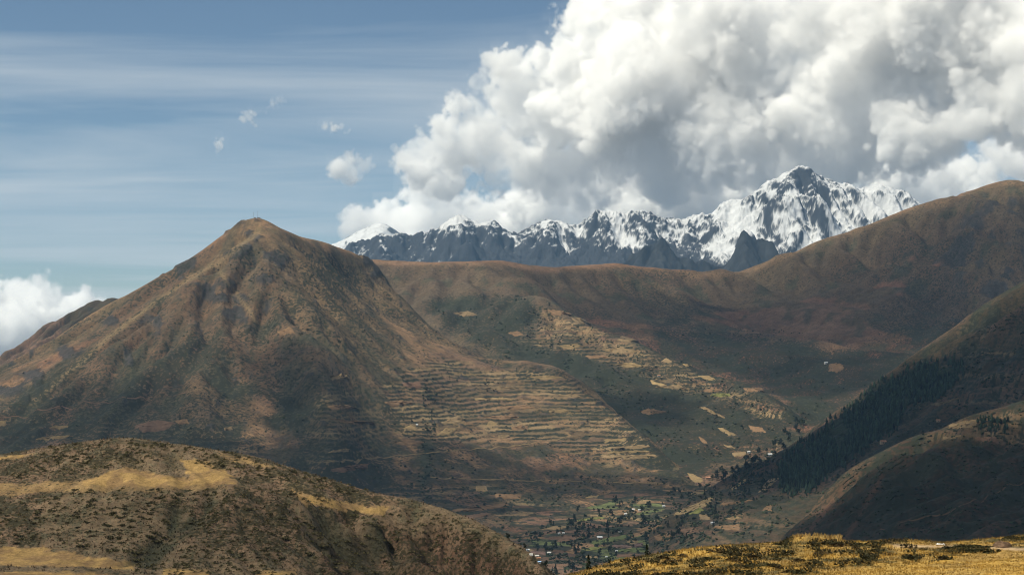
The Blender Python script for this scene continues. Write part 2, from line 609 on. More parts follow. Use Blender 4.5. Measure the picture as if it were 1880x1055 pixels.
fine = fbm(S.X + .15 * S.Y, S.Y, 95, 4, .6, ridged=True, off=44)
S.Z = S.Z + (fine - .4) * 17 * (1 - .6 * cr)
S.update()
hgt = S.Z
nz = 1 / np.sqrt(1 + S.slope ** 2)
snowline = 900 + 120 * fbm(S.X, S.Y, 900, 3, off=12) - 180 * sstep(1230, 1330, S.PX)
sn = 0.52 * sstep(-260, 260, hgt - snowline) + 1.0 * (nz - 0.72) - 0.24 * (rid - .35) - .22 * (rid2 - .3) + 0.16 * fbm(S.X, S.Y, 210, 5, 0.6, off=21) + 0.09 * fbm(S.X + .4 * S.Y, S.Y * .6, 70, 4, 0.7, off=33) - .13 * (fine - .4) + .13 + .10 * sstep(1240, 1320, S.PX)
for (qx, qy, rx, ry, a) in [(1350, 405, 30, 32, .55), (1325, 465, 22, 30, .5), (1500, 455, 26, 30, .45), (1610, 385, 50, 14, .5), (1150, 440, 45, 22, .45), (1010, 435, 22, 22, .35), (1440, 395, 28, 9, .35),
                            (1200, 480, 20, 8, -.2), (890, 460, 40, 16, -.15), (950, 465, 60, 20, -.2), (1070, 475, 60, 14, -.3), (810, 465, 30, 20, .3), (700, 455, 30, 12, -.1), (1385, 480, 40, 30, -.4), (1474, 322, 22, 13, -1.1), (1400, 352, 14, 7, -.35), (1425, 340, 9, 6, -.4), (1570, 352, 16, 6, -.4), (1612, 354, 16, 5, -.4),
                            (1440, 420, 50, 40, -.12), (1310, 405, 14, 18, -.35), (1100, 412, 18, 12, -.3), (1190, 412, 30, 9, -.3)]:
    sn = sn + a * np.exp(-((S.PX - qx) / rx) ** 2 - ((S.PY - qy) / ry) ** 2)
sn = sstep(0.0, 0.22, sn)
rockc = np.array([0.034, 0.037, 0.042]) * (0.75 + 0.4 * (0.5 + 0.5 * fbm(S.X, S.Y, 150, 4, off=8)))[..., None]
S.build('mountain', M_snow, lerp3(rockc, (0.54, 0.55, 0.56), sn), 'jagged snow streaked mountain range behind the brown saddle')

# far white dome in the gap
pts = []
for px, py in [(520, 500), (560, 478), (600, 455), (625, 445), (650, 428), (672, 417), (690, 410), (705, 412), (725, 424), (750, 440), (775, 460), (820, 490), (880, 520)]:
    D = 22500
    p = P(px, py, D)
    pts += [p, np.array([p[0] * 1.03, D * 1.03, p[2] - 450])]
    for t in (.5, 1):
        pts.append(np.array([p[0] * (1 - .05 * t), D * (1 - .05 * t), p[2] - 550 * t]))
S2 = Layer(530, 880, 21200, 23100, 220, 90, pts, 150, coarse=(90, 60))
S2.Z = S2.Z + (fbm(S2.X, S2.Y, 700, 5, .5, ridged=True, off=3) - .4) * 55 * (1 - .8 * np.exp(-((S2.Y - 22500) / 200) ** 2))
S2.update()
sn = sstep(0.35, 0.5, 0.42 + 0.6 * fbm(S2.X, S2.Y, 320, 4, .6, off=6) + (1 / np.sqrt(1 + S2.slope ** 2) - .75) * 2)
S2.build('mountain', M_snow, lerp3(np.tile(np.array([.1, .11, .12]), S2.X.shape + (1,)), (0.54, 0.55, 0.56), sn), 'distant white snow dome half lost in cloud')

# rocky foothills under the snow, cloud shade put into their dark colour
pts = []
for px, py in [(1080, 505), (1120, 498), (1150, 485), (1158, 470), (1172, 456), (1185, 449), (1200, 450), (1222, 444), (1235, 458), (1258, 476), (1290, 486), (1312, 492), (1332, 486), (1348, 462), (1364, 428),
               (1372, 430), (1390, 438), (1410, 446), (1424, 458), (1432, 475), (1460, 500), (1500, 520)]:
    D = 15300
    p = P(px, py, D)
    pts += [p, np.array([p[0] * 1.02, D * 1.02, p[2] - 260])]
    for t in (.5, 1):
        pts.append(np.array([p[0] * (1 - .03 * t), D * (1 - .03 * t), p[2] - 330 * t]))
S3 = Layer(1080, 1500, 14700, 15700, 300, 100, pts, 25, coarse=(150, 60))
S3.Z = S3.Z + (fbm(S3.X, S3.Y, 300, 6, .55, ridged=True, off=13) - .4) * 48
erode(S3, 16, 36000, 40, 1.0, seed=12, keep=.5)
S3.update()
S3.build('mountain', M_snow, np.tile(np.array([.030, .032, .032]), S3.X.shape + (1,)) * (0.8 + .5 * fbm(S3.X, S3.Y, 200, 4))[..., None], 'bare rocky foothills, darkened as by cloud shade, below the snow range')

# ---------------------------------------------------------------- far shoulder at the left edge
LG = [(-150, 735, 7.4), (-60, 680, 7.4), (0, 642, 7.4), (20, 632, 7.4), (41, 612, 7.4), (55, 605, 7.4), (75, 585, 7.4), (102, 571, 7.4), (136, 557, 7.4), (171, 546, 7.4), (191, 545, 7.4), (218, 543, 7.4), (270, 552, 7.4), (330, 575, 7.4)]
pts = pts_of([LG], 25) + below(LG, 60, 500, -250)
for q in [(0, 700, 6.9), (-100, 760, 6.9), (100, 640, 6.9), (200, 600, 6.9), (300, 620, 6.9), (0, 780, 6.4), (200, 700, 6.4), (300, 700, 6.4), (-150, 820, 6.4)]:
    pts.append(P(q[0], q[1], q[2] * 1000))
G = Layer(-150, 330, 6400, 7800, 260, 160, pts, 40)
G.Z = G.Z + (fbm(G.X, G.Y, 300, 5, .5, ridged=True) - .4) * 14 * (1 - np.exp(-((G.Y - 7400) / 90) ** 2))
erode(G, 12, 36000, 50, 1.0, seed=9)
tr, r1, r2, _ = terrace(G, np.full(G.X.shape, .5), 20, 5.0)
G.update()
c = lerp3(np.tile(BROWN, G.X.shape + (1,)), OLIVE * .7, sstep(0, .5, fbm(G.X, G.Y, 250, 4, off=2)))
c = lerp3(c, SHRUB, tr * .9)
G.build('mountain', M_far, c, 'brown shoulder ridge behind the left flank of the conical mountain')

# ---------------------------------------------------------------- saddle ridge, terraced spur and the right-hand brown mountain
B_sky = [(560, 470, 7.0), (640, 474, 7.0), (690, 476, 7.0), (740, 479, 7.0), (800, 481, 7.05), (860, 480, 7.1), (915, 477, 7.1), (950, 483, 7.1), (975, 490, 7.1), (1000, 492, 7.15), (1060, 487, 7.3), (1130, 483, 7.4),
         (1170, 489, 7.5), (1220, 496, 7.6), (1270, 502, 7.7), (1310, 501, 7.8), (1350, 499, 7.8), (1400, 485, 7.85), (1430, 470, 7.85), (1470, 455, 7.85), (1500, 440, 7.85), (1550, 425, 7.85), (1590, 412, 7.85),
         (1620, 400, 7.85), (1655, 386, 7.85), (1690, 374, 7.85), (1740, 365, 7.85), (1775, 352, 7.85), (1800, 342, 7.85), (1830, 334, 7.85), (1855, 331, 7.85), (1880, 333, 7.85), (1960, 352, 7.85), (2080, 400, 7.85)]
B_spur = [(985, 545, 6.45), (1050, 578, 6.35), (1110, 602, 6.25), (1180, 628, 6.1), (1245, 660, 5.95), (1300, 690, 5.8), (1380, 712, 5.65), (1430, 742, 5.45), (1460, 775, 5.3)]
B_lines = [B_sky, B_spur,
           [(975, 490, 7.1), (985, 520, 6.75), (985, 545, 6.45)],
           [(720, 510, 6.85), (800, 518, 6.75), (880, 520, 6.72), (940, 522, 6.7)],
           [(760, 560, 6.55), (850, 555, 6.5), (940, 550, 6.5)],
           [(800, 592, 6.35), (880, 630, 6.15), (950, 652, 6.0), (1030, 678, 5.85), (1100, 702, 5.65), (1150, 742, 5.42), (1200, 790, 5.15), (1250, 840, 4.9), (1290, 872, 4.72)],
           [(940, 590, 6.3), (1020, 620, 6.15)],
           [(1050, 640, 6.05), (1150, 674, 5.82), (1250, 715, 5.58), (1340, 735, 5.42), (1400, 760, 5.3)],
           [(1180, 720, 5.6), (1250, 772, 5.25), (1350, 800, 5.1)],
           [(1300, 845, 4.9), (1380, 830, 4.98), (1440, 800, 5.15)],
           [(1290, 885, 4.65), (1340, 872, 4.72), (1400, 850, 4.85), (1450, 820, 5.0)],
           [(1010, 520, 7.05), (1100, 555, 6.95), (1200, 590, 6.9), (1300, 648, 6.65), (1400, 692, 6.4), (1460, 752, 5.95)],
           [(1130, 520, 7.2), (1250, 545, 7.25), (1350, 560, 7.3)],
           [(1350, 620, 6.9), (1420, 600, 7.1), (1480, 560, 7.25)],
           [(1430, 660, 6.55), (1500, 640, 6.65), (1560, 600, 6.9)],
           [(1480, 720, 6.1), (1520, 700, 6.2), (1580, 660, 6.45)],
           [(1530, 500, 7.5), (1600, 480, 7.5), (1700, 440, 7.5), (1800, 400, 7.48), (1880, 392, 7.48), (1980, 420, 7.48)],
           [(1600, 560, 7.05), (1700, 520, 7.1), (1800, 478, 7.1), (1880, 470, 7.1), (1980, 500, 7.1)],
           [(1600, 640, 6.55), (1700, 600, 6.65), (1800, 555, 6.7), (1900, 560, 6.65)],
           [(1600, 705, 6.05), (1700, 660, 6.2), (1800, 640, 6.2), (1900, 650, 6.1)],
           [(1480, 800, 5.3), (1560, 780, 5.3), (1700, 760, 5.3), (1900, 760, 5.3)]]
pts = pts_of(B_lines, 30) + below(B_sky, 60, 600, -300)
for px, z, D in [(1060, 70, 6.75), (1110, 15, 6.6), (1180, -60, 6.5), (1250, -120, 6.3), (1300, -170, 6.15), (1380, -215, 5.95), (1430, -240, 5.75)]:
    pts.append(Wp(px, z, D))
for px in (560, 640, 720):
    pts += [Wp(px, -100, 6.2), Wp(px, -250, 5.4), Wp(px, -380, 4.5)]
for px in (850, 950, 1050, 1150):
    pts += [Wp(px, -420, 4.5), Wp(px, -330, 5.0)]
for px in (1300, 1450, 1600, 1800, 2000):
    pts += [Wp(px, -430, 4.3)]
B = Layer(560, 2060, 4500, 8350, 740, 360, pts, 40, coarse=(170, 130))
B.PYb = B.PY.copy()
cl = np.exp(-(polydist(B.PX, B.Y / 10, [(q[0], q[2] * 100) for q in B_sky]) / 9) ** 2)
rightm = sstep(1250, 1500, B.PX)
gul = fbm(B.X + 0.55 * (B.Y - 7000), B.Y * 0.25, 330, 5, .5, ridged=True, off=1.5)
B.Z = B.Z + (gul - .4) * (10 + 26 * rightm) * (1 - cl) + fbm(B.X, B.Y, 160, 5, .55, off=3.3) * 7 * (1 - .8 * cl)
eB = erode(B, 14, 144000, 80, (1 - .92 * cl) * (1 + .7 * rightm), seed=4, keep=.45)
# rocky ribs near the right summit
rocky = smoothmask(B, [(1760, 340), (1900, 340), (1900, 640), (1700, 640), (1740, 560), (1700, 480)], 20, 60, 2.0, 40)
B.Z = B.Z + rocky * (fbm(B.X + 0.5 * (B.Y - 7000), B.Y * .4, 130, 4, .55, ridged=True, off=6) - .4) * 20
t2 = smoothmask(B, [(985, 548), (1100, 600), (1245, 662), (1380, 715), (1450, 750), (1420, 800), (1345, 740), (1250, 722), (1150, 682), (1050, 655), (960, 640), (990, 590)], 10, 50, 1.0, 14)
t2b = smoothmask(B, [(830, 590), (960, 560), (1020, 600), (1060, 650), (1040, 690), (960, 650), (880, 640)], 12, 50, 5.0, 14)
t2c = smoothmask(B, [(1080, 700), (1300, 740), (1440, 800), (1440, 860), (1300, 870), (1200, 790)], 12, 50, 9.0, 14)
tm = np.clip(t2 + .6 * t2b + .45 * t2c, 0, 1)
ris, r1, r2, _f = terrace(B, tm, 10.5, 1.0)
B.update()
big = fbm(B.X, B.Y, 900, 4, off=31)
sm = fbm(B.X, B.Y, 130, 5, .6, off=37)
c = lerp3(np.tile(BROWN * 1.05, B.X.shape + (1,)), RUST * 1.0, sstep(-.3, .5, big))
c = lerp3(c, TAN * .8, sstep(0.1, .6, fbm(B.X, B.Y, 400, 4, off=3)) * .6)
low = sstep(560, 680, B.PY + 50 * big)
c = lerp3(c, OLIVE * .62, low * .75 * sstep(-.6, .3, sm))
c = lerp3(c, SHRUB * 1.3, sstep(.15, .55, sm - .15 + .25 * low) * .65)
dark = smoothmask(B, [(770, 545), (870, 528), (975, 540), (1000, 575), (960, 620), (1060, 640), (1130, 680), (1180, 740), (1270, 850), (1240, 870), (1100, 760), (1040, 690), (900, 650), (800, 600)], 16, 50, 4, 18)
c = lerp3(c, SHRUB * 1.25, dark * sstep(-.35, .35, sm) * .7)
dark2 = smoothmask(B, [(930, 640), (1060, 655), (1130, 690), (1190, 735), (1250, 790), (1305, 850), (1295, 885), (1240, 870), (1150, 790), (1060, 710), (980, 680)], 10, 40, 14, 10)
stream = smoothmask(B, [(1150, 570), (1330, 590), (1500, 620), (1680, 660), (1560, 770), (1480, 800), (1430, 735), (1380, 705), (1250, 655)], 24, 60, 15, 24)
fc = field_colors(r1, r2)
c = lerp3(c, fc, t2 * .95 * sstep(.1, .3, r2))
c = lerp3(c, fc * .9, np.clip(t2b + t2c, 0, 1) * (r1 > .62) * .8)
c = lerp3(c, SHRUB * 1.1, np.clip(ris * 1.2, 0, 1) * sstep(-.5, .1, sm) * .9)
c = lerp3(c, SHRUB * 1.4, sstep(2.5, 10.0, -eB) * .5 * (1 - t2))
c = lerp3(c, SHRUB * 1.2, dark2 * sstep(-.5, .3, sm) * .75)
c = lerp3(c, SHRUB * 1.5, stream * sstep(-.4, .4, sm) * .7)
c = lerp3(c, ROCK * .75, rocky * sstep(.0, .35, fbm(B.X, B.Y, 110, 4, .6, off=17)) * .9)
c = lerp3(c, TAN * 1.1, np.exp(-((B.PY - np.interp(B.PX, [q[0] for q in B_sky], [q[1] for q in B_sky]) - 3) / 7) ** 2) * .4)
colB = c
vegB = .1 + .4 * low + .25 * sstep(0, .6, big) + .5 * dark + .6 * dark2 + .55 * stream + .6 * np.clip(ris, 0, 1) - .25 * t2 + .3 * sstep(3, 10, -eB)
vegB = vegB + .18 * smoothmask(B, [(1000, 620), (1150, 680), (1250, 720), (1440, 760), (1440, 870), (1290, 880)], 16, 50, 2, 14)

# ---------------------------------------------------------------- the conical brown mountain and its terraced foot spur
C_sky = [(-180, 760, 5.25), (-60, 700, 5.35), (0, 670, 5.4), (41, 653, 5.45), (102, 619, 5.5), (150, 588, 5.55), (222, 545, 5.6), (280, 513, 5.6), (320, 490, 5.6), (360, 465, 5.6), (400, 436, 5.6), (430, 416, 5.6), (450, 404, 5.6),
         (462, 401, 5.6), (472, 400, 5.6), (484, 402, 5.6), (510, 415, 5.62), (550, 433, 5.7), (575, 440, 5.75), (600, 446, 5.8), (640, 460, 5.95), (670, 475, 6.05), (690, 492, 6.08), (705, 509, 6.1)]
C_gul = [(705, 509, 6.1), (760, 562, 6.0), (810, 602, 5.92), (870, 640, 5.82), (930, 666, 5.72), (985, 672, 5.65)]
C_spur = [(985, 672, 5.65), (1020, 676, 5.6), (1060, 690, 5.52), (1100, 718, 5.4), (1150, 765, 5.2), (1200, 805, 5.0), (1240, 845, 4.82), (1285, 886, 4.62)]
C_lines = [C_sky, C_gul, C_spur,
           [(478, 424, 5.42), (440, 452, 5.28), (400, 484, 5.18), (350, 510, 5.1), (280, 558, 4.98), (200, 618, 4.85), (130, 680, 4.72), (60, 738, 4.6), (0, 775, 4.52), (-100, 830, 4.4)],
           [(440, 434, 5.45), (400, 462, 5.42), (330, 508, 5.38), (260, 556, 5.32), (180, 612, 5.22), (100, 664, 5.1), (30, 712, 4.98)],
           [(500, 445, 5.35), (520, 500, 5.12), (545, 560, 4.92), (565, 640, 4.68), (585, 720, 4.47), (600, 800, 4.28), (612, 870, 4.12), (620, 940, 3.97)],
           [(350, 570, 4.9), (300, 640, 4.72), (250, 720, 4.52), (200, 790, 4.35), (150, 850, 4.2), (100, 930, 4.02)],
           [(430, 560, 4.93), (425, 640, 4.7), (420, 720, 4.5), (415, 800, 4.3), (410, 880, 4.12)],
           [(475, 640, 4.74), (515, 690, 4.62), (530, 740, 4.5), (520, 820, 4.28)],
           [(620, 500, 5.55), (650, 560, 5.32), (690, 620, 5.15), (740, 680, 5.0), (760, 740, 4.82), (780, 800, 4.62)],
           [(660, 520, 5.75), (720, 590, 5.6), (790, 640, 5.48), (860, 680, 5.4)],
           [(860, 700, 5.32), (940, 702, 5.38), (1020, 715, 5.32)],
           [(820, 760, 4.98), (900, 765, 5.05), (1000, 775, 5.08), (1090, 790, 5.02)],
           [(700, 780, 4.6), (720, 850, 4.36), (730, 900, 4.2)],
           [(800, 850, 4.48), (900, 850, 4.6), (1000, 850, 4.68), (1100, 850, 4.75), (1180, 860, 4.72)],
           [(800, 930, 4.12), (870, 935, 4.18), (950, 930, 4.27), (1050, 915, 4.42), (1150, 900, 4.55)],
           [(700, 1010, 3.75), (800, 1010, 3.75), (900, 995, 3.78), (950, 978, 3.9), (1000, 966, 4.0), (1060, 946, 4.18), (1120, 926, 4.34), (1200, 908, 4.48), (1285, 892, 4.58)]]
pts = pts_of(C_lines, 28) + below(C_sky[:-2], 50, 450, -260) + below(C_spur[1:], 40, 260, -110) + below(C_gul[1:-1], 50, 220, -60)
for px, z, D in [(1330, -470, 4.7), (1330, -470, 5.2), (1200, -450, 5.6), (1330, -480, 5.8), (1000, -250, 6.3), (1150, -400, 6.2), (-150, -420, 3.8), (100, -420, 3.75), (350, -420, 3.72), (560, -420, 3.7), (1150, -430, 3.9), (1300, -440, 4.1)]:
    pts.append(Wp(px, z, D))
C = Layer(-170, 1330, 3700, 6350, 780, 380, pts, 30, coarse=(190, 140))
th = np.arctan2(C.X - P(472, 400, 5600)[0], -(C.Y - 5600))
rr = np.hypot(C.X - P(472, 400, 5600)[0], C.Y - 5600)
cl = np.exp(-(polydist(C.PX, C.Y / 10, [(q[0], q[2] * 100) for q in C_sky]) / 8) ** 2)
cl2 = np.exp(-(polydist(C.PX, C.Y / 10, [(q[0], q[2] * 100) for q in C_spur]) / 7) ** 2)
cl = np.maximum(cl, .55 * cl2)
gul = fbm(th * 1150 + 70 * fbm(C.X, C.Y, 400, 3, off=2), rr * .18, 240, 5, .5, ridged=True, off=8)
C.Z = C.Z + (gul - .45) * 7 * sstep(80, 600, rr) * (1 - cl) + fbm(C.X, C.Y, 150, 5, .55, off=4) * 6.5 * (1 - .85 * cl)
eC = erode(C, 11, 120000, 70, 1 - .92 * cl, seed=3, keep=.62)
# rock outcrops below the summit
rk = np.zeros(C.X.shape)
for (qx, qy, rx, ry) in [(385, 540, 14, 16), (410, 548, 14, 12), (428, 575, 22, 12), (415, 525, 12, 8), (440, 550, 14, 8), (330, 500, 10, 14), (345, 488, 14, 10), (455, 430, 8, 5), (470, 436, 10, 4), (500, 470, 14, 12), (290, 595, 8, 10),
                         (120, 650, 14, 12), (60, 690, 22, 10), (20, 720, 24, 10), (235, 660, 7, 14), (445, 460, 14, 10), (425, 470, 14, 8), (515, 480, 10, 14), (675, 480, 10, 10), (690, 500, 8, 12), (480, 515, 16, 7), (70, 700, 10, 18), (205, 592, 12, 7)]:
    rk = np.maximum(rk, np.exp(-((C.PX - qx) / rx) ** 2 - ((C.PY - qy) / ry) ** 2))
rn = fbm(C.X, C.Y, 70, 4, .6, ridged=True, off=19)
rk = sstep(.2, .45, rk + .4 * fbm(C.X, C.Y, 55, 4, .6, off=23))
C.Z = C.Z + rk * (rn * 4)
t1 = smoothmask(C, [(700, 700), (800, 645), (900, 672), (985, 674), (1060, 692), (1150, 767), (1235, 840), (1215, 848), (1120, 862), (1060, 840), (980, 815), (900, 822), (790, 815), (715, 800)], 10, 60, 1.0, 12)
t0 = smoothmask(C, [(590, 690), (700, 700), (715, 800), (640, 890), (560, 880), (560, 780)], 14, 60, 3.0, 14)
t3 = smoothmask(C, [(620, 880), (800, 880), (960, 895), (1040, 940), (900, 985), (760, 930), (640, 930)], 12, 60, 6.0, 14)
t4 = smoothmask(C, [(0, 745), (330, 770), (500, 790), (500, 850), (0, 850)], 14, 60, 12.0, 20)
tm = np.clip(t1 + .8 * t0 + .7 * t3 + .5 * t4, 0, 1)
ris, r1, r2, _f = terrace(C, tm, 9.5, 2.0)
C.update()
big = fbm(C.X, C.Y, 700, 4, off=51)
sm = fbm(C.X, C.Y, 110, 5, .6, off=57)
fi = fbm(C.X, C.Y, 40, 4, .65, off=61)
c = lerp3(np.tile(TAN * 1.0, C.X.shape + (1,)), RUST * 1.05, sstep(-.3, .5, big) * .8)
c = lerp3(c, BROWN, sstep(0, .6, fbm(C.X, C.Y, 260, 4, off=5)) * .7)
c = lerp3(c, PALE * .8, sstep(.15, .6, fi) * .45 * sstep(700, 420, C.PY))
low = sstep(600, 820, C.PY + 60 * big)
c = lerp3(c, OLIVE * .7, low * .9 * sstep(-.6, .3, sm))
c = lerp3(c, SHRUB * 1.4, sstep(.1, .55, sm + .25 * low) * .45)
c = lerp3(c, OLIVE * .6, sstep(.1, .5, fi + .3 * sm) * .3)
c = lerp3(c, ROCK, sstep(.35, .6, fbm(C.X, C.Y, 24, 3, .6, off=77)) * .45)
rightface = smoothmask(C, [(560, 450), (680, 480), (760, 565), (930, 668), (800, 650), (700, 700), (600, 640), (500, 560)], 20, 60, 8.0, 30)
c = lerp3(c, TAN * .95, rightface * .5)  # sunlit look of this flank painted in as lighter tan
c = lerp3(c, OLIVE * .9, rightface * sstep(-.1, .5, sm) * .5)
# hollow's cloud shade painted dark, and shrubby drainage lines
for ln, wd, am in [([(505, 600), (515, 690), (530, 760)], 22, .6), ([(400, 610), (410, 700), (425, 760)], 12, .45), ([(250, 640), (243, 690)], 6, .6), ([(795, 690), (788, 760), (782, 830), (778, 900), (785, 920)], 10, .95),
                   ([(700, 495), (760, 560), (815, 605), (880, 640), (930, 668)], 9, .9), ([(1010, 690), (1085, 770), (1160, 860)], 5, .6), ([(560, 620), (660, 650), (760, 690)], 20, .6), ([(965, 800), (1010, 850), (1040, 900)], 5, .6),
                   ([(1140, 860), (1100, 800), (1070, 770)], 5, .5)]:
    dd = polydist(C.PX + 8 * perlin(C.X / 60, C.Y / 60), C.PY, ln)
    c = lerp3(c, SHRUB * 1.2, np.exp(-(dd / wd) ** 2) * am * sstep(-.5, .1, sm + .3 * fi))
fc = field_colors(r1, r2)
c = lerp3(c, fc, t1 * sstep(.05, .3, r2) * .85)
c = lerp3(c, fc * .85, np.clip(t0 + t3, 0, 1) * (r1 > .3) * .7)
c = lerp3(c, fc * .8, t4 * (r1 > .5) * .55)
c = lerp3(c, SHRUB, np.clip(ris * 1.25, 0, 1) * sstep(-.6, .1, sm + .3 * fi) * .92)
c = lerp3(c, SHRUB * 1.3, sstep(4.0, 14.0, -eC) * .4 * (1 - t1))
c = lerp3(c, ROCK * .7, rk * .95)
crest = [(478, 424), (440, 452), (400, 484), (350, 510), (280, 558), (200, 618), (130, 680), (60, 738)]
c = lerp3(c, PALE * .9, np.exp(-(polydist(C.PX, C.PY, crest) / 5) ** 2) * .5)  # light catching the spur crest painted in as a pale line
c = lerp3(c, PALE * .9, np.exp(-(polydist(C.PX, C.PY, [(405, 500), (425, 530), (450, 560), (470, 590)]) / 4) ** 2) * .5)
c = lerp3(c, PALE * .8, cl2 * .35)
colC = c
vegC = .14 + .30 * low + .12 * rightface + .35 * sstep(0, .6, fbm(C.X, C.Y, 220, 3, off=15)) - .25 * np.clip(t1 + t0, 0, 1) + .5 * np.clip(ris, 0, 1) + .3 * sstep(4, 14, -eC) - .5 * cl2
vegC = vegC - .2 * sstep(520, 420, C.PY)

# ---------------------------------------------------------------- wooded mountain on the right
D_sky = [(2060, 400, 4.6), (1950, 465, 4.65), (1880, 512, 4.7), (1840, 535, 4.7), (1800, 560, 4.7), (1760, 590, 4.7), (1720, 620, 4.7), (1680, 648, 4.7), (1640, 675, 4.7), (1600, 705, 4.7), (1560, 735, 4.7), (1520, 765, 4.65),
         (1480, 795, 4.6), (1430, 830, 4.5), (1380, 860, 4.42), (1330, 885, 4.35), (1290, 905, 4.28), (1240, 938, 4.12), (1200, 965, 3.95)]
D_lines = [D_sky, [(1900, 600, 4.3), (1780, 650, 4.32), (1700, 700, 4.3), (1600, 772, 4.2), (1500, 838, 4.12), (1420, 878, 4.03), (1340, 915, 3.95), (1270, 945, 3.88)],
           [(1900, 700, 3.85), (1780, 722, 3.95), (1700, 762, 3.92), (1600, 830, 3.85), (1500, 895, 3.72), (1420, 935, 3.62), (1330, 975, 3.58)],
           [(1900, 830, 3.4), (1780, 850, 3.4), (1650, 900, 3.4), (1550, 960, 3.4), (1450, 1005, 3.35), (1350, 1020, 3.35)]]
pts = pts_of(D_lines, 35) + below(D_sky, 60, 350, -160)
pts += [Wp(1200, -440, 3.4), Wp(1300, -450, 3.1), Wp(1500, -460, 3.1), Wp(1700, -420, 3.1), Wp(1900, -380, 3.1), Wp(1200, -440, 4.4)]
Dl = Layer(1190, 2060, 3100, 5150, 440, 250, pts, 30, coarse=(110, 90))
cl = np.exp(-(polydist(Dl.PX, Dl.Y / 10, [(q[0], q[2] * 100) for q in D_sky]) / 8) ** 2)
Dl.Z = Dl.Z + (fbm(Dl.X + .8 * Dl.Y, Dl.Y * .4, 260, 5, .5, ridged=True, off=3) - .4) * 12 * (1 - cl) + fbm(Dl.X, Dl.Y, 110, 5, .55, off=13) * 6 * (1 - .7 * cl)
eD = erode(Dl, 11, 72000, 60, 1 - .9 * cl, seed=5, keep=.5)
tD = smoothmask(Dl, [(1700, 640), (1900, 600), (1900, 745), (1740, 745)], 10, 50, 2.0, 14)
tD2 = smoothmask(Dl, [(1290, 900), (1440, 850), (1480, 940), (1400, 1010), (1220, 1000), (1240, 950)], 10, 50, 3.0, 14)
ris, r1, r2, _f = terrace(Dl, np.clip(tD + .7 * tD2, 0, 1), 10, 4.0)
Dl.update()
sm = fbm(Dl.X, Dl.Y, 90, 5, .6, off=67)
c = lerp3(np.tile(OLIVE * .65, Dl.X.shape + (1,)), BROWN * .8, sstep(-.2, .5, fbm(Dl.X, Dl.Y, 300, 4, off=5)) * .8)
c = lerp3(c, SHRUB * 1.3, sstep(-.1, .5, sm) * .7)
fc = field_colors(r1, r2)
c = lerp3(c, fc * .7, (tD + .7 * tD2).clip(0, 1) * (r1 > .5) * .7)
c = lerp3(c, SHRUB, np.clip(ris * 1.2, 0, 1) * .9)
FOREST = [(1770, 668), (1700, 672), (1640, 690), (1585, 730), (1530, 775), (1500, 800), (1440, 838), (1425, 870), (1430, 905), (1480, 905), (1540, 860), (1600, 815), (1640, 790), (1660, 745), (1720, 735), (1760, 700)]
fm = smoothmask(Dl, FOREST, 10, 40, 7.0, 8)
c = lerp3(c, np.array([.022, .034, .019]), fm * .9)
colD = c
vegD = .5 + .3 * sstep(-.2, .5, sm) - .2 * np.clip(tD + tD2, 0, 1) + .4 * np.clip(ris, 0, 1)

# ---------------------------------------------------------------- near dark hill on the right
E_sky = [(2060, 690, 2.9), (1950, 712, 2.95), (1880, 733, 3.0), (1840, 745, 3.0), (1790, 757, 3.0), (1750, 770, 3.0), (1720, 783, 3.0), (1690, 795, 3.0), (1650, 812, 3.0), (1610, 830, 3.0), (1580, 845, 3.0), (1550, 865, 3.0),
         (1525, 890, 3.0), (1500, 920, 3.0), (1475, 950, 2.98), (1450, 975, 2.96), (1430, 995, 2.94), (1390, 1040, 2.9)]
E_lines = [E_sky, [(1920, 770, 2.88), (1840, 790, 2.86), (1780, 800, 2.86), (1700, 825, 2.84)], [(1920, 830, 2.72), (1820, 850, 2.7), (1720, 870, 2.68), (1640, 880, 2.72), (1580, 900, 2.76)],
           [(1920, 900, 2.5), (1800, 920, 2.48), (1700, 930, 2.5), (1600, 950, 2.56), (1530, 960, 2.65)], [(1920, 1000, 2.25), (1780, 1010, 2.24), (1650, 1020, 2.26), (1540, 1030, 2.38)]]
pts = pts_of(E_lines, 35) + below(E_sky, 60, 220, -130)
pts += [Wp(1380, -470, 2.5), Wp(1380, -470, 3.2), Wp(1500, -420, 1.9), Wp(1700, -330, 1.9), Wp(1950, -300, 1.9)]
E = Layer(1375, 2060, 1950, 3300, 360, 210, pts, 22, coarse=(90, 80))
cl = np.exp(-(polydist(E.PX, E.Y / 10, [(q[0], q[2] * 100) for q in E_sky]) / 5) ** 2)
E.Z = E.Z + (fbm(E.X + .5 * (E.Y - 2500), E.Y * .4, 130, 5, .5, ridged=True, off=5) - .4) * 11 * (1 - cl) + fbm(E.X, E.Y, 70, 5, .55, off=13) * 4 * (1 - .7 * cl)
eE = erode(E, 7, 96000, 60, 1 - .9 * cl, seed=6, keep=.6)
tE = smoothmask(E, [(1690, 800), (1760, 768), (1900, 740), (1900, 830), (1780, 812), (1710, 815)], 8, 50, 2.0, 12)
ris, r1, r2, _f = terrace(E, tE, 6.5, 6.0)
E.update()
sm = fbm(E.X, E.Y, 50, 5, .6, off=71)
c = lerp3(np.tile(OLIVE * .5, E.X.shape + (1,)), BROWN * .55, sstep(-.3, .4, fbm(E.X, E.Y, 160, 4, off=7)) * .7)
c = lerp3(c, SHRUB * 1.2, sstep(-.15, .4, sm) * .75)
rib = np.exp(-(polydist(E.PX, E.PY, [(1620, 870), (1600, 910), (1575, 950), (1550, 990)]) / 6) ** 2) + np.exp(-(polydist(E.PX, E.PY, [(1560, 880), (1520, 930), (1480, 985)]) / 5) ** 2)
c = lerp3(c, RUST * .95, rib.clip(0, 1) * .5)
c = lerp3(c, TAN * .9, cl * .5 * sstep(1640, 1560, E.PX))
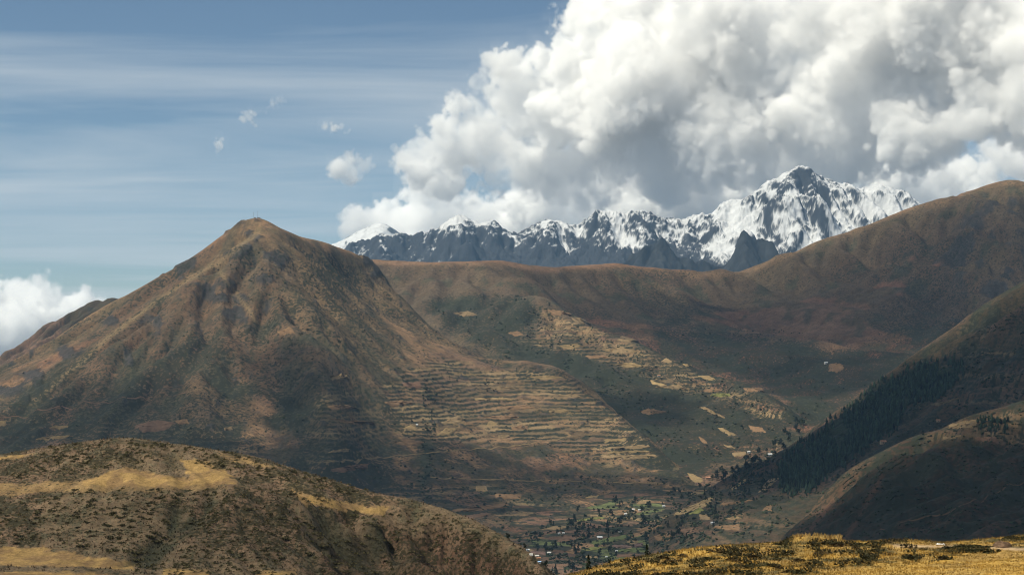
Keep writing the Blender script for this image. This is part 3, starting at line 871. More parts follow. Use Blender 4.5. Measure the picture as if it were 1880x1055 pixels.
c = lerp3(c, field_colors(r1, r2) * .9, tE * .85)
c = lerp3(c, SHRUB, np.clip(ris * 1.2, 0, 1) * .9)
colE = c * .8
vegE = .62 + .3 * sstep(-.2, .5, sm) - .45 * tE + .4 * np.clip(ris, 0, 1) - .3 * rib.clip(0, 1)

# ---------------------------------------------------------------- valley floor
pts = []
for px in (820, 1000, 1200, 1400, 1600):
    for D, z in ((2.6, -440), (3.4, -417), (4.0, -387), (4.6, -354), (5.2, -330)):
        pts.append(Wp(px, z, D))
Vl = Layer(820, 1560, 2700, 5000, 360, 260, pts, 100, coarse=(40, 40))
Vl.Z = Vl.Z + fbm(Vl.X, Vl.Y, 260, 4, .5, off=3) * 6
ris, r1, r2, _f = terrace(Vl, np.full(Vl.X.shape, .8), 5.0, 8.0, 1.3)
Vl.update()
sm = fbm(Vl.X, Vl.Y, 60, 5, .6, off=81)
pal = np.array([BROWN * 1.1, OLIVE * 1.2, TAN * .85, SOIL, np.array([.10, .115, .045]), TAN, OLIVE, BROWN * .8, PALE * .8])
c = pal[np.minimum((r1 * len(pal)).astype(int), len(pal) - 1)] * (.8 + .35 * r2)[..., None]
c = lerp3(c, SHRUB * 1.2, sstep(.0, .4, sm) * .75)
c = lerp3(c, SHRUB, np.clip(ris * 1.1, 0, 1) * .85)
colV = c
vegV = .3 + .4 * sstep(-.1, .5, sm) + .5 * np.clip(ris, 0, 1)

# ---------------------------------------------------------------- near grassy hill on the left
H_sky = [(-110, 846, .65), (0, 838, .65), (60, 832, .65), (100, 818, .645), (150, 809, .64), (200, 805, .64), (240, 804, .64), (300, 810, .64), (360, 818, .64), (420, 828, .64), (480, 840, .64), (540, 858, .638), (600, 875, .636),
         (650, 892, .634), (700, 905, .632), (760, 917, .628), (820, 935, .622), (870, 955, .615), (920, 985, .607), (960, 1018, .597), (990, 1050, .588), (1012, 1080, .58)]
H_lines = [H_sky,
           [(-90, 890, .605), (0, 880, .605), (80, 860, .61), (200, 845, .612), (320, 850, .612), (420, 862, .612), (520, 882, .612), (600, 905, .61)],
           [(-90, 930, .585), (0, 915, .588), (150, 892, .59), (300, 886, .59), (430, 888, .592), (540, 908, .594), (640, 930, .6), (700, 940, .602)],
           [(-90, 965, .568), (0, 955, .57), (150, 940, .572), (300, 935, .573), (430, 938, .575), (540, 950, .58), (620, 965, .585)],
           [(-90, 1005, .552), (60, 1005, .552), (150, 990, .555), (300, 985, .556), (430, 988, .558), (540, 995, .564), (620, 1005, .57)],
           [(-90, 1055, .51), (60, 1055, .51), (150, 1050, .518), (240, 1045, .527), (330, 1035, .537), (430, 1035, .54), (540, 1040, .546), (640, 1048, .556)],
           [(640, 935, .602), (690, 970, .592), (740, 1015, .58), (790, 1060, .57), (820, 1090, .565)],
           [(690, 940, .606), (760, 985, .598), (830, 1030, .588), (880, 1075, .578)],
           [(740, 950, .612), (830, 1000, .604), (900, 1050, .595), (930, 1090, .588)],
           [(-90, 1100, .45), (100, 1100, .455), (300, 1100, .49), (500, 1100, .51), (700, 1100, .54)]]
pts = pts_of(H_lines, 32) + below(H_sky, 60, 60, -30) + below(H_sky, 90, 200, -150)
pts += [Wp(-100, -68, .42), Wp(200, -70, .42), Wp(500, -80, .42), Wp(800, -110, .42), Wp(1050, -150, .42), Wp(1050, -140, .56)]
H = Layer(-110, 1050, 425, 760, 700, 275, pts, 6, coarse=(160, 120))
cl = np.exp(-(polydist(H.PX, H.Y, [(q[0], q[2] * 1000) for q in H_sky]) / 9) ** 2)
gl = smoothmask(H, [(600, 925), (720, 940), (820, 950), (1010, 1060), (1010, 1100), (560, 1100), (600, 1000)], 14, 60, 3.0, 20)
gxy = [H.pick([a for a, b in ln], [b for a, b in ln]) for ln in ([(625, 945), (665, 975), (720, 1020), (770, 1070)], [(705, 955), (770, 995), (850, 1045), (890, 1075)], [(600, 980), (640, 1010), (690, 1060)], [(330, 930), (300, 975), (240, 1030)], [(395, 900), (330, 970), (270, 1030)])]
for (gx_, gy_), dep, wd in zip(gxy, (13, 10, 6, 2.2, 2.0), (7, 6.5, 5, 3, 3)):
    dd = polydist(H.X + 1.5 * perlin(H.X / 9, H.Y / 9), H.Y, list(zip(gx_, gy_)))
    H.Z = H.Z - dep * np.exp(-(dd / wd) ** 2)
H.Z = H.Z + (fbm(H.X + .6 * H.Y, H.Y * .4, 22, 4, .5, ridged=True, off=3) - .4) * 1.5 * gl * (1 - cl) + fbm(H.X, H.Y, 30, 5, .5, off=13) * 0.9 * (1 - .6 * cl) + fbm(H.X, H.Y, 4, 3, .6, off=3) * .12
eH = erode(H, 1.1, 144000, 70, (1 - .9 * cl) * (.35 + .65 * gl), seed=7, keep=.8)
H.update()
big = fbm(H.X, H.Y, 45, 4, off=91)
sm = fbm(H.X, H.Y, 9, 4, .6, off=93)
fi = fbm(H.X, H.Y, 2.5, 3, .6, off=95)
c = lerp3(np.tile(GREYSOIL * .8, H.X.shape + (1,)), BROWN * 1.1, sstep(-.2, .6, big) * .6)
c = lerp3(c, GREYSOIL * 1.15, sstep(.1, .6, fi) * .5)
c = lerp3(c, OLIVE * .9, sstep(-.15, .45, sm + .4 * big) * .7)
c = lerp3(c, SHRUB * 1.8, sstep(.15, .5, fi + .4 * sm) * .5)
topg = smoothmask(H, [(100, 820), (700, 830), (700, 960), (480, 900), (300, 900), (0, 900), (0, 860)], 12, 60, 6.0, 20)
c = lerp3(c, OLIVE * 1.35, topg * sstep(-.3, .4, sm) * .55)
gold = np.clip(smoothmask(H, [(330, 842), (385, 845), (430, 875), (445, 888), (350, 893), (230, 893), (150, 892), (150, 880), (230, 856), (290, 868), (345, 876), (340, 860)], 7, 22, 2.0, 3)
               + smoothmask(H, [(-100, 1000), (80, 1004), (240, 1030), (250, 1046), (150, 1041), (-100, 1036)], 6, 22, 3.0, 3)
               + smoothmask(H, [(-100, 1046), (150, 1048), (240, 1056), (260, 1100), (-100, 1100)], 5, 22, 3.5, 3)
               + smoothmask(H, [(300, 1042), (385, 1044), (385, 1075), (290, 1075)], 5, 22, 4.0, 3) + smoothmask(H, [(470, 1046), (545, 1046), (545, 1075), (470, 1075)], 5, 22, 4.0, 3)
               + smoothmask(H, [(525, 890), (560, 905), (660, 925), (730, 930), (700, 945), (640, 940), (560, 925)], 6, 22, 5.0, 3)
               + smoothmask(H, [(-110, 835), (0, 836), (70, 832), (30, 842), (-110, 850)], 3, 22, 6.0, 2)
               + .55 * smoothmask(H, [(-110, 890), (150, 880), (330, 880), (430, 893), (380, 900), (100, 905), (-110, 925)], 7, 22, 7.0, 4)
               + .6 * smoothmask(H, [(395, 828), (450, 838), (520, 860), (470, 858), (410, 845)], 6, 22, 8.0, 4), 0, 1)
gcol = lerp3(np.tile(np.array([.25, .160, .060]), H.X.shape + (1,)), np.array([.185, .115, .052]), sstep(-.2, .4, sm))
c = lerp3(c, gcol, gold * .92)
c = lerp3(c, BROWN * .8, gl * .75)
c = lerp3(c, RUST * .75, gl * sstep(-.3, .4, fi + .5 * sm) * .65)
c = lerp3(c, BROWN * .55, gl * sstep(-.3, .5, sm) * .7)
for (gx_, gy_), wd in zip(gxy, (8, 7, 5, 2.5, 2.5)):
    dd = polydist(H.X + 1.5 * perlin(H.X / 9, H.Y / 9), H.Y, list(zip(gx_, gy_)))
    c = lerp3(c, SHRUB * 1.1, np.exp(-(dd / wd) ** 2) * .85 * sstep(-.8, .0, sm))  # gully shade painted into the colour as dark bands
colH = c
vegH = (.30 + .25 * sstep(-.2, .5, sm) + .3 * sstep(0, .5, big) + .25 * gl) * (1 - .8 * gold) + .05
goldH = gold

# ---------------------------------------------------------------- near meadow on the right
I_sky = [(960, 1082, .1), (1040, 1056, .105), (1120, 1034, .11), (1180, 1024, .112), (1250, 1013, .114), (1330, 1004, .115), (1400, 997, .116), (1450, 993, .117), (1550, 993, .118), (1600, 994, .12), (1700, 996, .125), (1800, 993, .13), (1890, 989, .13), (2000, 982, .13)]
I_lines = [I_sky, [(1040, 1085, .088), (1120, 1065, .094), (1200, 1050, .1), (1300, 1032, .104), (1400, 1020, .106), (1500, 1015, .108), (1600, 1012, .11), (1700, 1009, .113), (1800, 1006, .116), (1990, 1002, .116)],
           [(1200, 1085, .084), (1300, 1062, .09), (1400, 1048, .093), (1500, 1042, .095), (1600, 1040, .096), (1700, 1036, .098), (1850, 1032, .098), (1990, 1030, .098)],
           [(1400, 1090, .078), (1600, 1085, .078), (1800, 1082, .078), (1990, 1080, .078)]]
pts = pts_of(I_lines, 30) + below(I_sky, 60, 22, -6) + below(I_sky, 60, 60, -26)
pts += [Wp(960, -16, .08), Wp(960, -12, .05), Wp(1400, -7.0, .05), Wp(1900, -6.5, .05), Wp(960, -5, .02), Wp(1900, -4, .02), Wp(940, -1.75, .004)]
I = Layer(955, 2000, 60, 165, 520, 180, pts, 1.2, coarse=(120, 90))
bank = np.exp(-(polydist(I.PX, I.Y, [(1455, 116.5), (1540, 117)]) / 2.2) ** 2)
bx = sstep(1442, 1456, I.PX) * (1 - sstep(1543, 1549, I.PX)) * np.exp(-((I.Y - 117.0) / 1.6) ** 4)
I.Z = I.Z + .22 * bx + fbm(I.X, I.Y, 5, 4, .55, off=3) * .14 + fbm(I.X, I.Y, .9, 3, .6, off=8) * .05
hk = np.exp(-((I.PX - 1895) / 60) ** 2 - ((I.Y - 133) / 5) ** 2)
I.Z = I.Z + .45 * hk
I.update()
sm = fbm(I.X, I.Y, 2.2, 4, .6, off=101)
fi = fbm(I.X, I.Y, .6, 3, .6, off=103)
c = lerp3(np.tile(np.array([.33, .20, .045]), I.X.shape + (1,)), np.array([.25, .155, .045]), sstep(-.2, .5, fbm(I.X, I.Y, 4, 3, off=4)))
c = lerp3(c, np.array([.42, .29, .09]), sstep(.1, .6, fi) * .5)
scr = 1 - smoothmask(I, [(1330, 1100), (1400, 1062), (1500, 1048), (1650, 1030), (1760, 1016), (1800, 1004), (2000, 1004), (2000, 1100)], 12, 20, 3.0, 8)
scr = np.clip(scr, 0, 1)
c = lerp3(c, np.array([.105, .075, .03]), scr * sstep(-.35, .35, sm) * .75)
c = lerp3(c, np.array([.045, .045, .018]), scr * sstep(.15, .5, sm + .3 * fi) * .7)
trk = np.exp(-(polydist(I.PX, I.PY, [(1640, 1001), (1720, 1002.5), (1800, 1004), (1900, 1009), (2000, 1014)]) / 2.6) ** 2)
c = lerp3(c, np.array([.40, .28, .17]), trk * .85)
colI = c
scrI = scr

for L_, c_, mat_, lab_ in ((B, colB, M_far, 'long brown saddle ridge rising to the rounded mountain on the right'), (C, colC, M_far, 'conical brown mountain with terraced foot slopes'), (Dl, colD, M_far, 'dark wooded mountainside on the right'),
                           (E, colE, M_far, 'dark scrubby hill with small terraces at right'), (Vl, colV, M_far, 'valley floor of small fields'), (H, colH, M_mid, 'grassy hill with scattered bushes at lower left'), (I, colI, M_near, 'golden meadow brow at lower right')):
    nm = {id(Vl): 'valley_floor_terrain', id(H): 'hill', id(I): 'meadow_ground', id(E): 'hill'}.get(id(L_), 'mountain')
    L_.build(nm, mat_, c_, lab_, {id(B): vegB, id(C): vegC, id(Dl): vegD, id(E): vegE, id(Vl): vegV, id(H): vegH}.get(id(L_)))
print('terrain', round(time.time() - T0, 1))

# ================================================================== THINGS ON THE LAND
LAYERS = [I, H, E, Vl, Dl, C, B, G]


def pick_any(px, py):
    """Which piece of terrain shows at each pixel, and the point there."""
    px = np.atleast_1d(np.asarray(px, float))
    py = np.atleast_1d(np.asarray(py, float))
    best = np.full(len(px), 1e9)
    lay = np.full(len(px), -1)
    pos = np.zeros((len(px), 3))
    for li, L_ in enumerate(LAYERS):
        j = np.round((px - L_.u0) / (L_.u1 - L_.u0) * (L_.nc - 1)).astype(int)
        ok = (j >= 0) & (j < L_.nc)
        j = np.clip(j, 0, L_.nc - 1)
        hit = np.minimum.accumulate(L_.PY[:, j], 0) <= py[None]
        i = hit.argmax(0)
        ok &= hit.any(0) & (i > 0)
        Dd = L_.d[i]
        use = ok & (Dd < best)
        best[use] = Dd[use]
        lay[use] = li
        xyz = np.stack([L_.X[i, j], L_.Y[i, j], L_.Z[i, j]], 1)
        pos[use] = xyz[use]
    return lay, pos


def in_poly_points(poly, n, rng):
    a = np.array(poly)
    lo, hi = a.min(0), a.max(0)
    out = np.zeros((0, 2))
    while len(out) < n:
        q = lo + (hi - lo) * rng.random((n * 2, 2))
        out = np.concatenate([out, q[inpoly(q[:, 0], q[:, 1], poly)]])
    return out[:n]


# ---- base shapes
_g = (1 + 5 ** .5) / 2
ICO_V = np.array([(-1, _g, 0), (1, _g, 0), (-1, -_g, 0), (1, -_g, 0), (0, -1, _g), (0, 1, _g), (0, -1, -_g), (0, 1, -_g), (_g, 0, -1), (_g, 0, 1), (-_g, 0, -1), (-_g, 0, 1)]) / math.sqrt(1 + _g * _g)
ICO_F = np.array([(0, 11, 5), (0, 5, 1), (0, 1, 7), (0, 7, 10), (0, 10, 11), (1, 5, 9), (5, 11, 4), (11, 10, 2), (10, 7, 6), (7, 1, 8), (3, 9, 4), (3, 4, 2), (3, 2, 6), (3, 6, 8), (3, 8, 9), (4, 9, 5), (2, 4, 11), (6, 2, 10), (8, 6, 7), (9, 8, 1)])


def blobs(pos, size, hgt, rng, col, colvar=.3):
    """Many low shrubs as one mesh."""
    n = len(pos)
    V = ICO_V[None] * (1 + .35 * rng.standard_normal((n, 12, 1)))
    a = rng.random(n) * 6.28
    x = V[..., 0] * np.cos(a)[:, None] - V[..., 1] * np.sin(a)[:, None]
    y = V[..., 0] * np.sin(a)[:, None] + V[..., 1] * np.cos(a)[:, None]
    V = np.stack([x * size[:, None] + pos[:, 0:1], y * size[:, None] + pos[:, 1:2], (V[..., 2] + .45) * hgt[:, None] + pos[:, 2:3]], -1)
    Fc = ICO_F[None] + 12 * np.arange(n)[:, None, None]
    c = np.asarray(col)[None] * (1 + colvar * rng.standard_normal((n, 1)))
    return V.reshape(-1, 3), Fc.reshape(-1, 3), np.repeat(np.clip(c, .004, 1), 12, 0)


def leaf_cloud(rng, n, leaf, shape, col, colvar=.35):
    """n leaf sprays (two triangles each) through a volume given by shape(rng,n)->points."""
    c = shape(rng, n)
    d1 = rng.standard_normal((n, 3))
    d1 /= np.linalg.norm(d1, axis=1)[:, None]
    d2 = np.cross(d1, rng.standard_normal((n, 3)))
    d2 /= np.linalg.norm(d2, axis=1)[:, None]
    s = leaf * (.6 + .8 * rng.random((n, 1)))
    V = np.stack([c - d1 * s, c + d2 * s * .55, c + d1 * s, c - d2 * s * .55], 1).reshape(-1, 3)
    Q = np.arange(4 * n).reshape(n, 4)
    cc = np.asarray(col)[None] * (1 + colvar * rng.standard_normal((n, 1)))
    return V, Q, np.repeat(np.clip(cc, .004, 1), 4, 0)


def dome(rng, n):
    p = rng.standard_normal((n, 3))
    p /= np.linalg.norm(p, axis=1)[:, None]
    p *= (rng.random((n, 1)) ** .4)
    p[:, 2] = np.abs(p[:, 2])
    return p


# ---- field plots draped on the slopes (parts of the mountainside they lie on)
def field(poly, col, lift=None):
    poly = np.array(poly, float)
    cen = poly.mean(0)
    lay, _ = pick_any([cen[0]], [cen[1]])
    if lay[0] < 0:
        return
    L_ = LAYERS[lay[0]]
    b = []
    for a, c2 in zip(poly, np.roll(poly, -1, 0)):
        k = max(2, int(np.hypot(*(c2 - a)) / 4))
        for t in np.arange(k) / k:
            b.append(a + (c2 - a) * t)
    b = np.array(b)
    b += RNG.standard_normal(b.shape) * .5
    rings = [b + (cen - b) * t for t in (0, .25, .5, .75)]
    q = np.concatenate(rings + [cen[None]])
    x, y = L_.pick(q[:, 0], q[:, 1])
    z = L_.height(x, y)
    lift = lift or 0.00033 * y.mean()
    V = np.stack([x, y, z + lift], 1)
    m = len(b)
    V[:m, 2] -= lift * 2.2
    Fq = []
    for r in range(3):
        for i in range(m):
            j = (i + 1) % m
            Fq.append((r * m + i, r * m + j, (r + 1) * m + j, (r + 1) * m + i))
    for i in range(m):
        Fq.append((3 * m + i, 3 * m + (i + 1) % m, 4 * m, 4 * m))
    Fq = np.array(Fq)
    tri = np.concatenate([Fq[:, [0, 1, 2]], Fq[:-m][:, [0, 2, 3]]])
    cc = np.asarray(col)[None] * (1 + .08 * RNG.standard_normal((len(V), 1)))
    cc[:m] = cc[:m] * .6 + SHRUB * .4
    o = mesh_object('field', V, tri, M_field, cc, parent=L_.obj)
    return o


GREEN = np.array([.085, .115, .040])
LIME = np.array([.19, .20, .06])
PURP = np.array([.13, .085, .075])
FIELDS = [
    ([(1226, 946), (1243, 948), (1289, 931), (1310, 918), (1315, 906), (1306, 909), (1276, 923)], STRAW * .95), ([(1260, 943), (1279, 942), (1293, 937), (1286, 928), (1276, 935)], LIME), ([(1281, 942), (1304, 942), (1304, 953), (1282, 953)], PALE * 1.1),
    ([(1327, 950), (1351, 946), (1365, 949), (1350, 952), (1337, 953)], PALE), ([(1304, 964), (1361, 960), (1360, 972), (1333, 972), (1306, 967)], TAN), ([(1336, 898), (1369, 878), (1371, 881), (1346, 899)], STRAW),
    ([(1390, 903), (1397, 892), (1412, 875), (1435, 873), (1419, 887), (1402, 903)], PALE * 1.15), ([(1316, 927), (1321, 922), (1376, 915), (1386, 916), (1351, 923), (1330, 927)], TAN * 1.2), ([(1396, 935), (1410, 923), (1417, 928), (1417, 936)], TAN * .9),
    ([(1258, 866), (1269, 868), (1292, 879), (1292, 885), (1270, 887)], STRAW * .9), ([(1168, 973), (1196, 961), (1220, 963), (1196, 974)], TAN * .9), ([(1079, 993), (1107, 988), (1159, 980), (1160, 986), (1112, 1000), (1085, 1002)], GREEN),
    ([(1127, 1008), (1168, 1004), (1205, 1006), (1203, 1011), (1159, 1012), (1129, 1011)], GREEN), ([(1061, 1009), (1087, 1002), (1116, 1003), (1085, 1009)], LIME * .9), ([(1116, 1001), (1185, 995), (1185, 1002), (1125, 1006)], PURP),
    ([(991, 1037), (1003, 1031), (1057, 1029), (1059, 1036), (1011, 1038)], BROWN * 1.3), ([(970, 1013), (1003, 1013), (1005, 1019), (974, 1017)], PURP), ([(1018, 992), (1037, 984), (1072, 986), (1029, 993)], BROWN * 1.2), ([(989, 972), (1011, 966), (1044, 965), (1029, 971)], PALE * .9),
    ([(1072, 914), (1083, 909), (1100, 909), (1099, 914)], STRAW), ([(1055, 951), (1085, 947), (1114, 946), (1112, 950), (1059, 953)], LIME * .8), ([(1164, 924), (1177, 918), (1196, 918), (1194, 925)], PALE), ([(1127, 939), (1133, 933), (1153, 932), (1150, 937)], TAN),
    ([(940, 986), (985, 982), (1004, 985), (980, 988)], TAN), ([(1030, 1012), (1056, 1008), (1075, 1012), (1050, 1016)], TAN * .9), ([(1070, 1019), (1098, 1017), (1098, 1021), (1080, 1022)], PALE * 1.2), ([(1120, 1016), (1180, 1014), (1182, 1019), (1130, 1021)], BROWN * 1.2),
    ([(1196, 984), (1222, 975), (1240, 980), (1230, 992), (1205, 994)], TAN * .85), ([(1240, 972), (1275, 966), (1290, 972), (1262, 980)], BROWN * 1.2),
    ([(872, 901), (872, 892), (894, 890), (897, 900)], PALE), ([(906, 904), (961, 906), (957, 914), (906, 916)], TAN), ([(818, 935), (940, 921), (940, 930), (845, 940)], TAN * .9), ([(815, 950), (900, 938), (905, 944), (850, 955)], BROWN * 1.1),
    ([(1104, 805), (1151, 804), (1151, 809), (1107, 811)], STRAW * .8), ([(1107, 819), (1200, 815), (1205, 821), (1109, 825)], PALE), ([(1110, 827), (1196, 825), (1206, 829), (1110, 832)], STRAW * .75), ([(1110, 835), (1213, 832), (1218, 836), (1151, 843), (1117, 841)], PALE * 1.1),
    ([(865, 729), (927, 728), (961, 734), (927, 734), (869, 734)], STRAW), ([(736, 785), (753, 778), (770, 785), (767, 790)], STRAW * .8), ([(911, 799), (937, 797), (940, 802), (916, 804)], PALE * .9), ([(937, 783), (971, 780), (971, 788), (940, 789)], TAN * 1.1),
    ([(600, 831), (610, 826), (644, 822), (641, 828)], PALE * 1.1), ([(797, 799), (818, 783), (845, 785), (825, 799)], STRAW * .75), ([(889, 780), (900, 770), (920, 778), (906, 782)], STRAW * .8), ([(801, 778), (838, 761), (859, 765), (838, 778)], PALE), ([(600, 862), (640, 852), (690, 850), (680, 858), (620, 868)], SOIL * 1.2),
    ([(880, 712), (915, 708), (950, 711), (920, 716)], PALE * .9), ([(960, 690), (1000, 688), (1040, 692), (1000, 697)], STRAW * .7), ([(905, 745), (960, 742), (990, 748), (940, 752)], TAN * 1.2), ([(1000, 725), (1060, 722), (1075, 728), (1020, 733)], PALE * .8),
    ([(1000, 752), (1040, 750), (1050, 755), (1008, 757)], STRAW * .7), ([(720, 812), (760, 806), (790, 812), (740, 818)], TAN), ([(700, 738), (740, 732), (765, 740), (720, 746)], TAN * 1.1), ([(735, 700), (775, 700), (780, 712), (740, 712)], SOIL * 1.2), ([(880, 765), (920, 760), (960, 765), (920, 771)], TAN * 1.2),
    ([(605, 690), (640, 688), (645, 696), (610, 698)], PALE * .8), ([(596, 745), (640, 742), (660, 748), (610, 752)], TAN * 1.2), ([(1170, 755), (1190, 748), (1230, 755), (1190, 762)], TAN),
    ([(1189, 695), (1202, 701), (1228, 707), (1219, 709), (1195, 705)], STRAW * 1.1), ([(1195, 710), (1228, 707), (1247, 704), (1271, 715), (1250, 715)], PALE), ([(1304, 721), (1344, 722), (1344, 727), (1301, 727)], LIME * .8), ([(1277, 688), (1301, 689), (1317, 697), (1296, 698)], STRAW * .95), ([(1252, 667), (1271, 671), (1259, 673)], STRAW * 1.1),
    ([(1211, 663), (1223, 656), (1236, 664), (1230, 667)], PALE), ([(1277, 744), (1293, 745), (1310, 755), (1334, 766), (1329, 767), (1305, 758)], PALE * 1.1), ([(1313, 784), (1324, 784), (1356, 799), (1339, 800)], STRAW * .9), ([(1204, 698), (1230, 695), (1248, 702), (1220, 703)], OLIVE * 2), ([(1282, 716), (1310, 710), (1330, 716), (1300, 720)], TAN * 1.2),
    ([(1360, 712), (1400, 712), (1405, 718), (1370, 720)], TAN * 1.1), ([(1100, 640), (1140, 636), (1180, 645), (1130, 650)], PALE), ([(1040, 580), (1070, 584), (1090, 596), (1060, 594)], PALE * .9), ([(1000, 566), (1040, 572), (1060, 580), (1010, 578)], TAN), ([(1020, 634), (1060, 630), (1080, 636), (1040, 641)], STRAW * .7),
    ([(1120, 668), (1160, 664), (1190, 672), (1150, 675)], STRAW * .85), ([(1070, 652), (1110, 650), (1120, 656), (1080, 659)], TAN * 1.2), ([(1140, 615), (1170, 624), (1160, 630), (1130, 624)], PALE * .8), ([(1370, 780), (1400, 785), (1410, 795), (1380, 792)], TAN * 1.2), ([(1340, 830), (1370, 828), (1372, 836), (1345, 838)], PALE),
    ([(1280, 800), (1295, 806), (1300, 816), (1288, 812)], TAN), ([(1325, 815), (1345, 818), (1352, 823), (1335, 821)], PALE * 1.1), ([(830, 575), (860, 570), (880, 578), (850, 582)], PALE * .8), ([(930, 610), (950, 606), (965, 614), (945, 618)], TAN),
    ([(1733, 778), (1787, 769), (1801, 770), (1787, 785), (1737, 787)], PALE * .6), ([(1728, 801), (1768, 797), (1765, 801), (1726, 807)], PALE * .75), ([(1784, 801), (1831, 799), (1836, 815), (1791, 808)], SOIL * 1.1), ([(1702, 743), (1744, 734), (1768, 727), (1742, 738), (1716, 747)], PALE * .6),
    ([(1519, 668), (1534, 664), (1551, 669), (1550, 678), (1536, 685), (1521, 682)], TAN * 1.0), ([(60, 806), (110, 798), (140, 800), (90, 808)], STRAW * .7), ([(0, 772), (15, 770), (12, 782), (0, 783)], STRAW * .6), ([(90, 782), (130, 780), (128, 785), (95, 787)], STRAW * .6), ([(240, 780), (290, 768), (330, 775), (310, 790), (260, 795)], BROWN * .95),
    ([(410, 785), (428, 782), (430, 789), (412, 790)], PALE * .8), ([(320, 772), (345, 768), (350, 776), (330, 779)], TAN), ([(505, 610), (535, 600), (545, 612), (515, 616)], TAN * 1.0), ([(590, 765), (640, 772), (700, 775), (650, 780)], TAN)]
for poly, col in FIELDS:
    field(poly, col * .72 + TAN * .10)


# ---- unpaved roads cut across the slopes
def road(line, width, col, label, lift=None):
    q = np.array([(a, b) for a, b, _ in dens([(a, b, 0) for a, b in line], 5)])
    lay, _ = pick_any([q[len(q) // 2, 0]], [q[len(q) // 2, 1]])
    L_ = LAYERS[lay[0]]
    x, y = L_.pick(q[:, 0], q[:, 1])
    k = np.ones(9) / 9
    if len(x) > 20:
        y = np.convolve(np.pad(y, 4, mode='edge'), k, 'valid')
        x = (q[:, 0] - CX) / F * y
    tx, ty = np.gradient(x), np.gradient(y)
    nn = np.hypot(tx, ty) + 1e-6
    w = width * (.8 + .4 * RNG.random(len(x)))
    xs = np.stack([x - ty / nn * w, x + ty / nn * w], 1).ravel()
    ys = np.stack([y + tx / nn * w, y - tx / nn * w], 1).ravel()
    zs = L_.height(xs, ys)
    zs = zs + (lift or .00016 * ys.mean())
    i = np.arange(len(x) - 1) * 2
    o = mesh_object('road', np.stack([xs, ys, zs], 1), np.stack([i, i + 1, i + 3, i + 2], 1), M_field, np.tile(col, (len(xs), 1)))
    return tag(o, label, kind='structure')


road([(600, 850), (700, 839), (760, 834), (860, 825), (940, 820), (1000, 809), (1085, 796)], 2.4, PALE * .62, 'pale dirt road slanting across the terraced foot slope')
road([(790, 877), (950, 882), (1080, 884), (1230, 888)], 3, PALE * .62, 'thin dirt road along the lower slope above the valley')
road([(1614, 969), (1744, 938), (1825, 904), (1885, 880)], 1.0, TAN * .5, 'faint track climbing the dark near hill')
road([(0, 768), (60, 760), (130, 744), (230, 733), (345, 722)], 1.4, BROWN * 1.1, 'faint track across the lower left of the conical mountain')

# ---- scrub on the far slopes (nobody could count it)
rs = np.random.default_rng(21)


def scrub(poly, n, lo, hi, label, col, only=None, clump=None):
    q = in_poly_points(poly, n * 2 if clump else n, rs)
    if clump:
        nn = fbm(q[:, 0], q[:, 1], clump, 3, off=float(n % 17))
        q = q[nn > .05]
    lay, p = pick_any(q[:, 0], q[:, 1])
    ok = lay >= 2
    if only is not None:
        ok &= lay == LAYERS.index(only)
    p = p[ok]
    s = lo + (hi - lo) * rs.random(len(p)) ** 2
    V, Fc, c = blobs(p, s, s * .75, rs, col)
    return V, Fc, c


def join_blobs(parts, name, label):
    Vs, Fs, Cs, off = [], [], [], 0
    for V, Fc, c in parts:
        Vs.append(V); Fs.append(Fc + off); Cs.append(c); off += len(V)
    o = mesh_object(name, np.concatenate(Vs), np.concatenate(Fs), M_leaf, np.concatenate(Cs), smooth=False)
    return tag(o, label, kind='stuff')


DK = np.array([.024, .032, .016])
join_blobs([scrub([(340, 520), (470, 440), (640, 470), (800, 610), (960, 680), (900, 720), (700, 700), (560, 640), (420, 620)], 935, .8, 2.8, '', DK, C, 40),
            scrub([(340, 600), (450, 600), (620, 680), (580, 800), (300, 800)], 330, .8, 2.6, '', DK, C, 40),
            scrub([(690, 690), (985, 675), (1240, 845), (1270, 885), (900, 900), (740, 920), (700, 800)], 605, .8, 3.0, '', DK, C, 30),
            scrub([(770, 690), (800, 690), (800, 800), (790, 930), (770, 930), (775, 800)], 176, 1.2, 4.0, '', DK, C),
            scrub([(0, 690), (200, 620), (350, 540), (420, 700), (400, 800), (0, 830)], 220, .8, 2.4, '', DK, C, 40),
            scrub([(620, 850), (1260, 880), (1050, 945), (940, 975), (760, 920)], 440, 1, 3.4, '', DK, C, 40)], 'scrub', 'dark scrub dotted over the conical mountain and its terraces')
join_blobs([scrub([(985, 548), (1245, 662), (1380, 715), (1455, 770), (1420, 830), (1300, 860), (1200, 790), (1080, 690), (960, 640)], 1045, 1.2, 4.0, '', DK, B, 30),
            scrub([(770, 545), (980, 540), (1060, 640), (1180, 740), (1270, 860), (1100, 740), (900, 650)], 770, 1.2, 4.2, '', DK, B, 40),
            scrub([(1200, 600), (1500, 600), (1600, 700), (1460, 780), (1300, 690)], 440, 1.2, 3.6, '', DK, B, 40)], 'scrub', 'dark scrub and hedges along the second terraced spur')
join_blobs([scrub([(1290, 905), (1500, 800), (1700, 670), (1880, 560), (1880, 740), (1700, 800), (1560, 870), (1440, 990), (1250, 1000)], 1430, 1, 3.4, '', DK, Dl, 30),
            scrub([(1880, 740), (1690, 800), (1550, 870), (1450, 985), (1880, 1000)], 1870, .6, 2.0, '', DK, E, 30)], 'scrub', 'dark scrub over the wooded slopes on the right')
VALLEY = [(940, 982), (1060, 947), (1160, 915), (1300, 890), (1420, 830), (1450, 850), (1420, 900), (1300, 990), (1180, 1025), (1040, 1060), (1000, 1060)]
join_blobs([scrub(VALLEY, 2100, 1.2, 4.2, '', DK, None, 24)], 'hedges', 'hedgerow scrub between the valley fields')


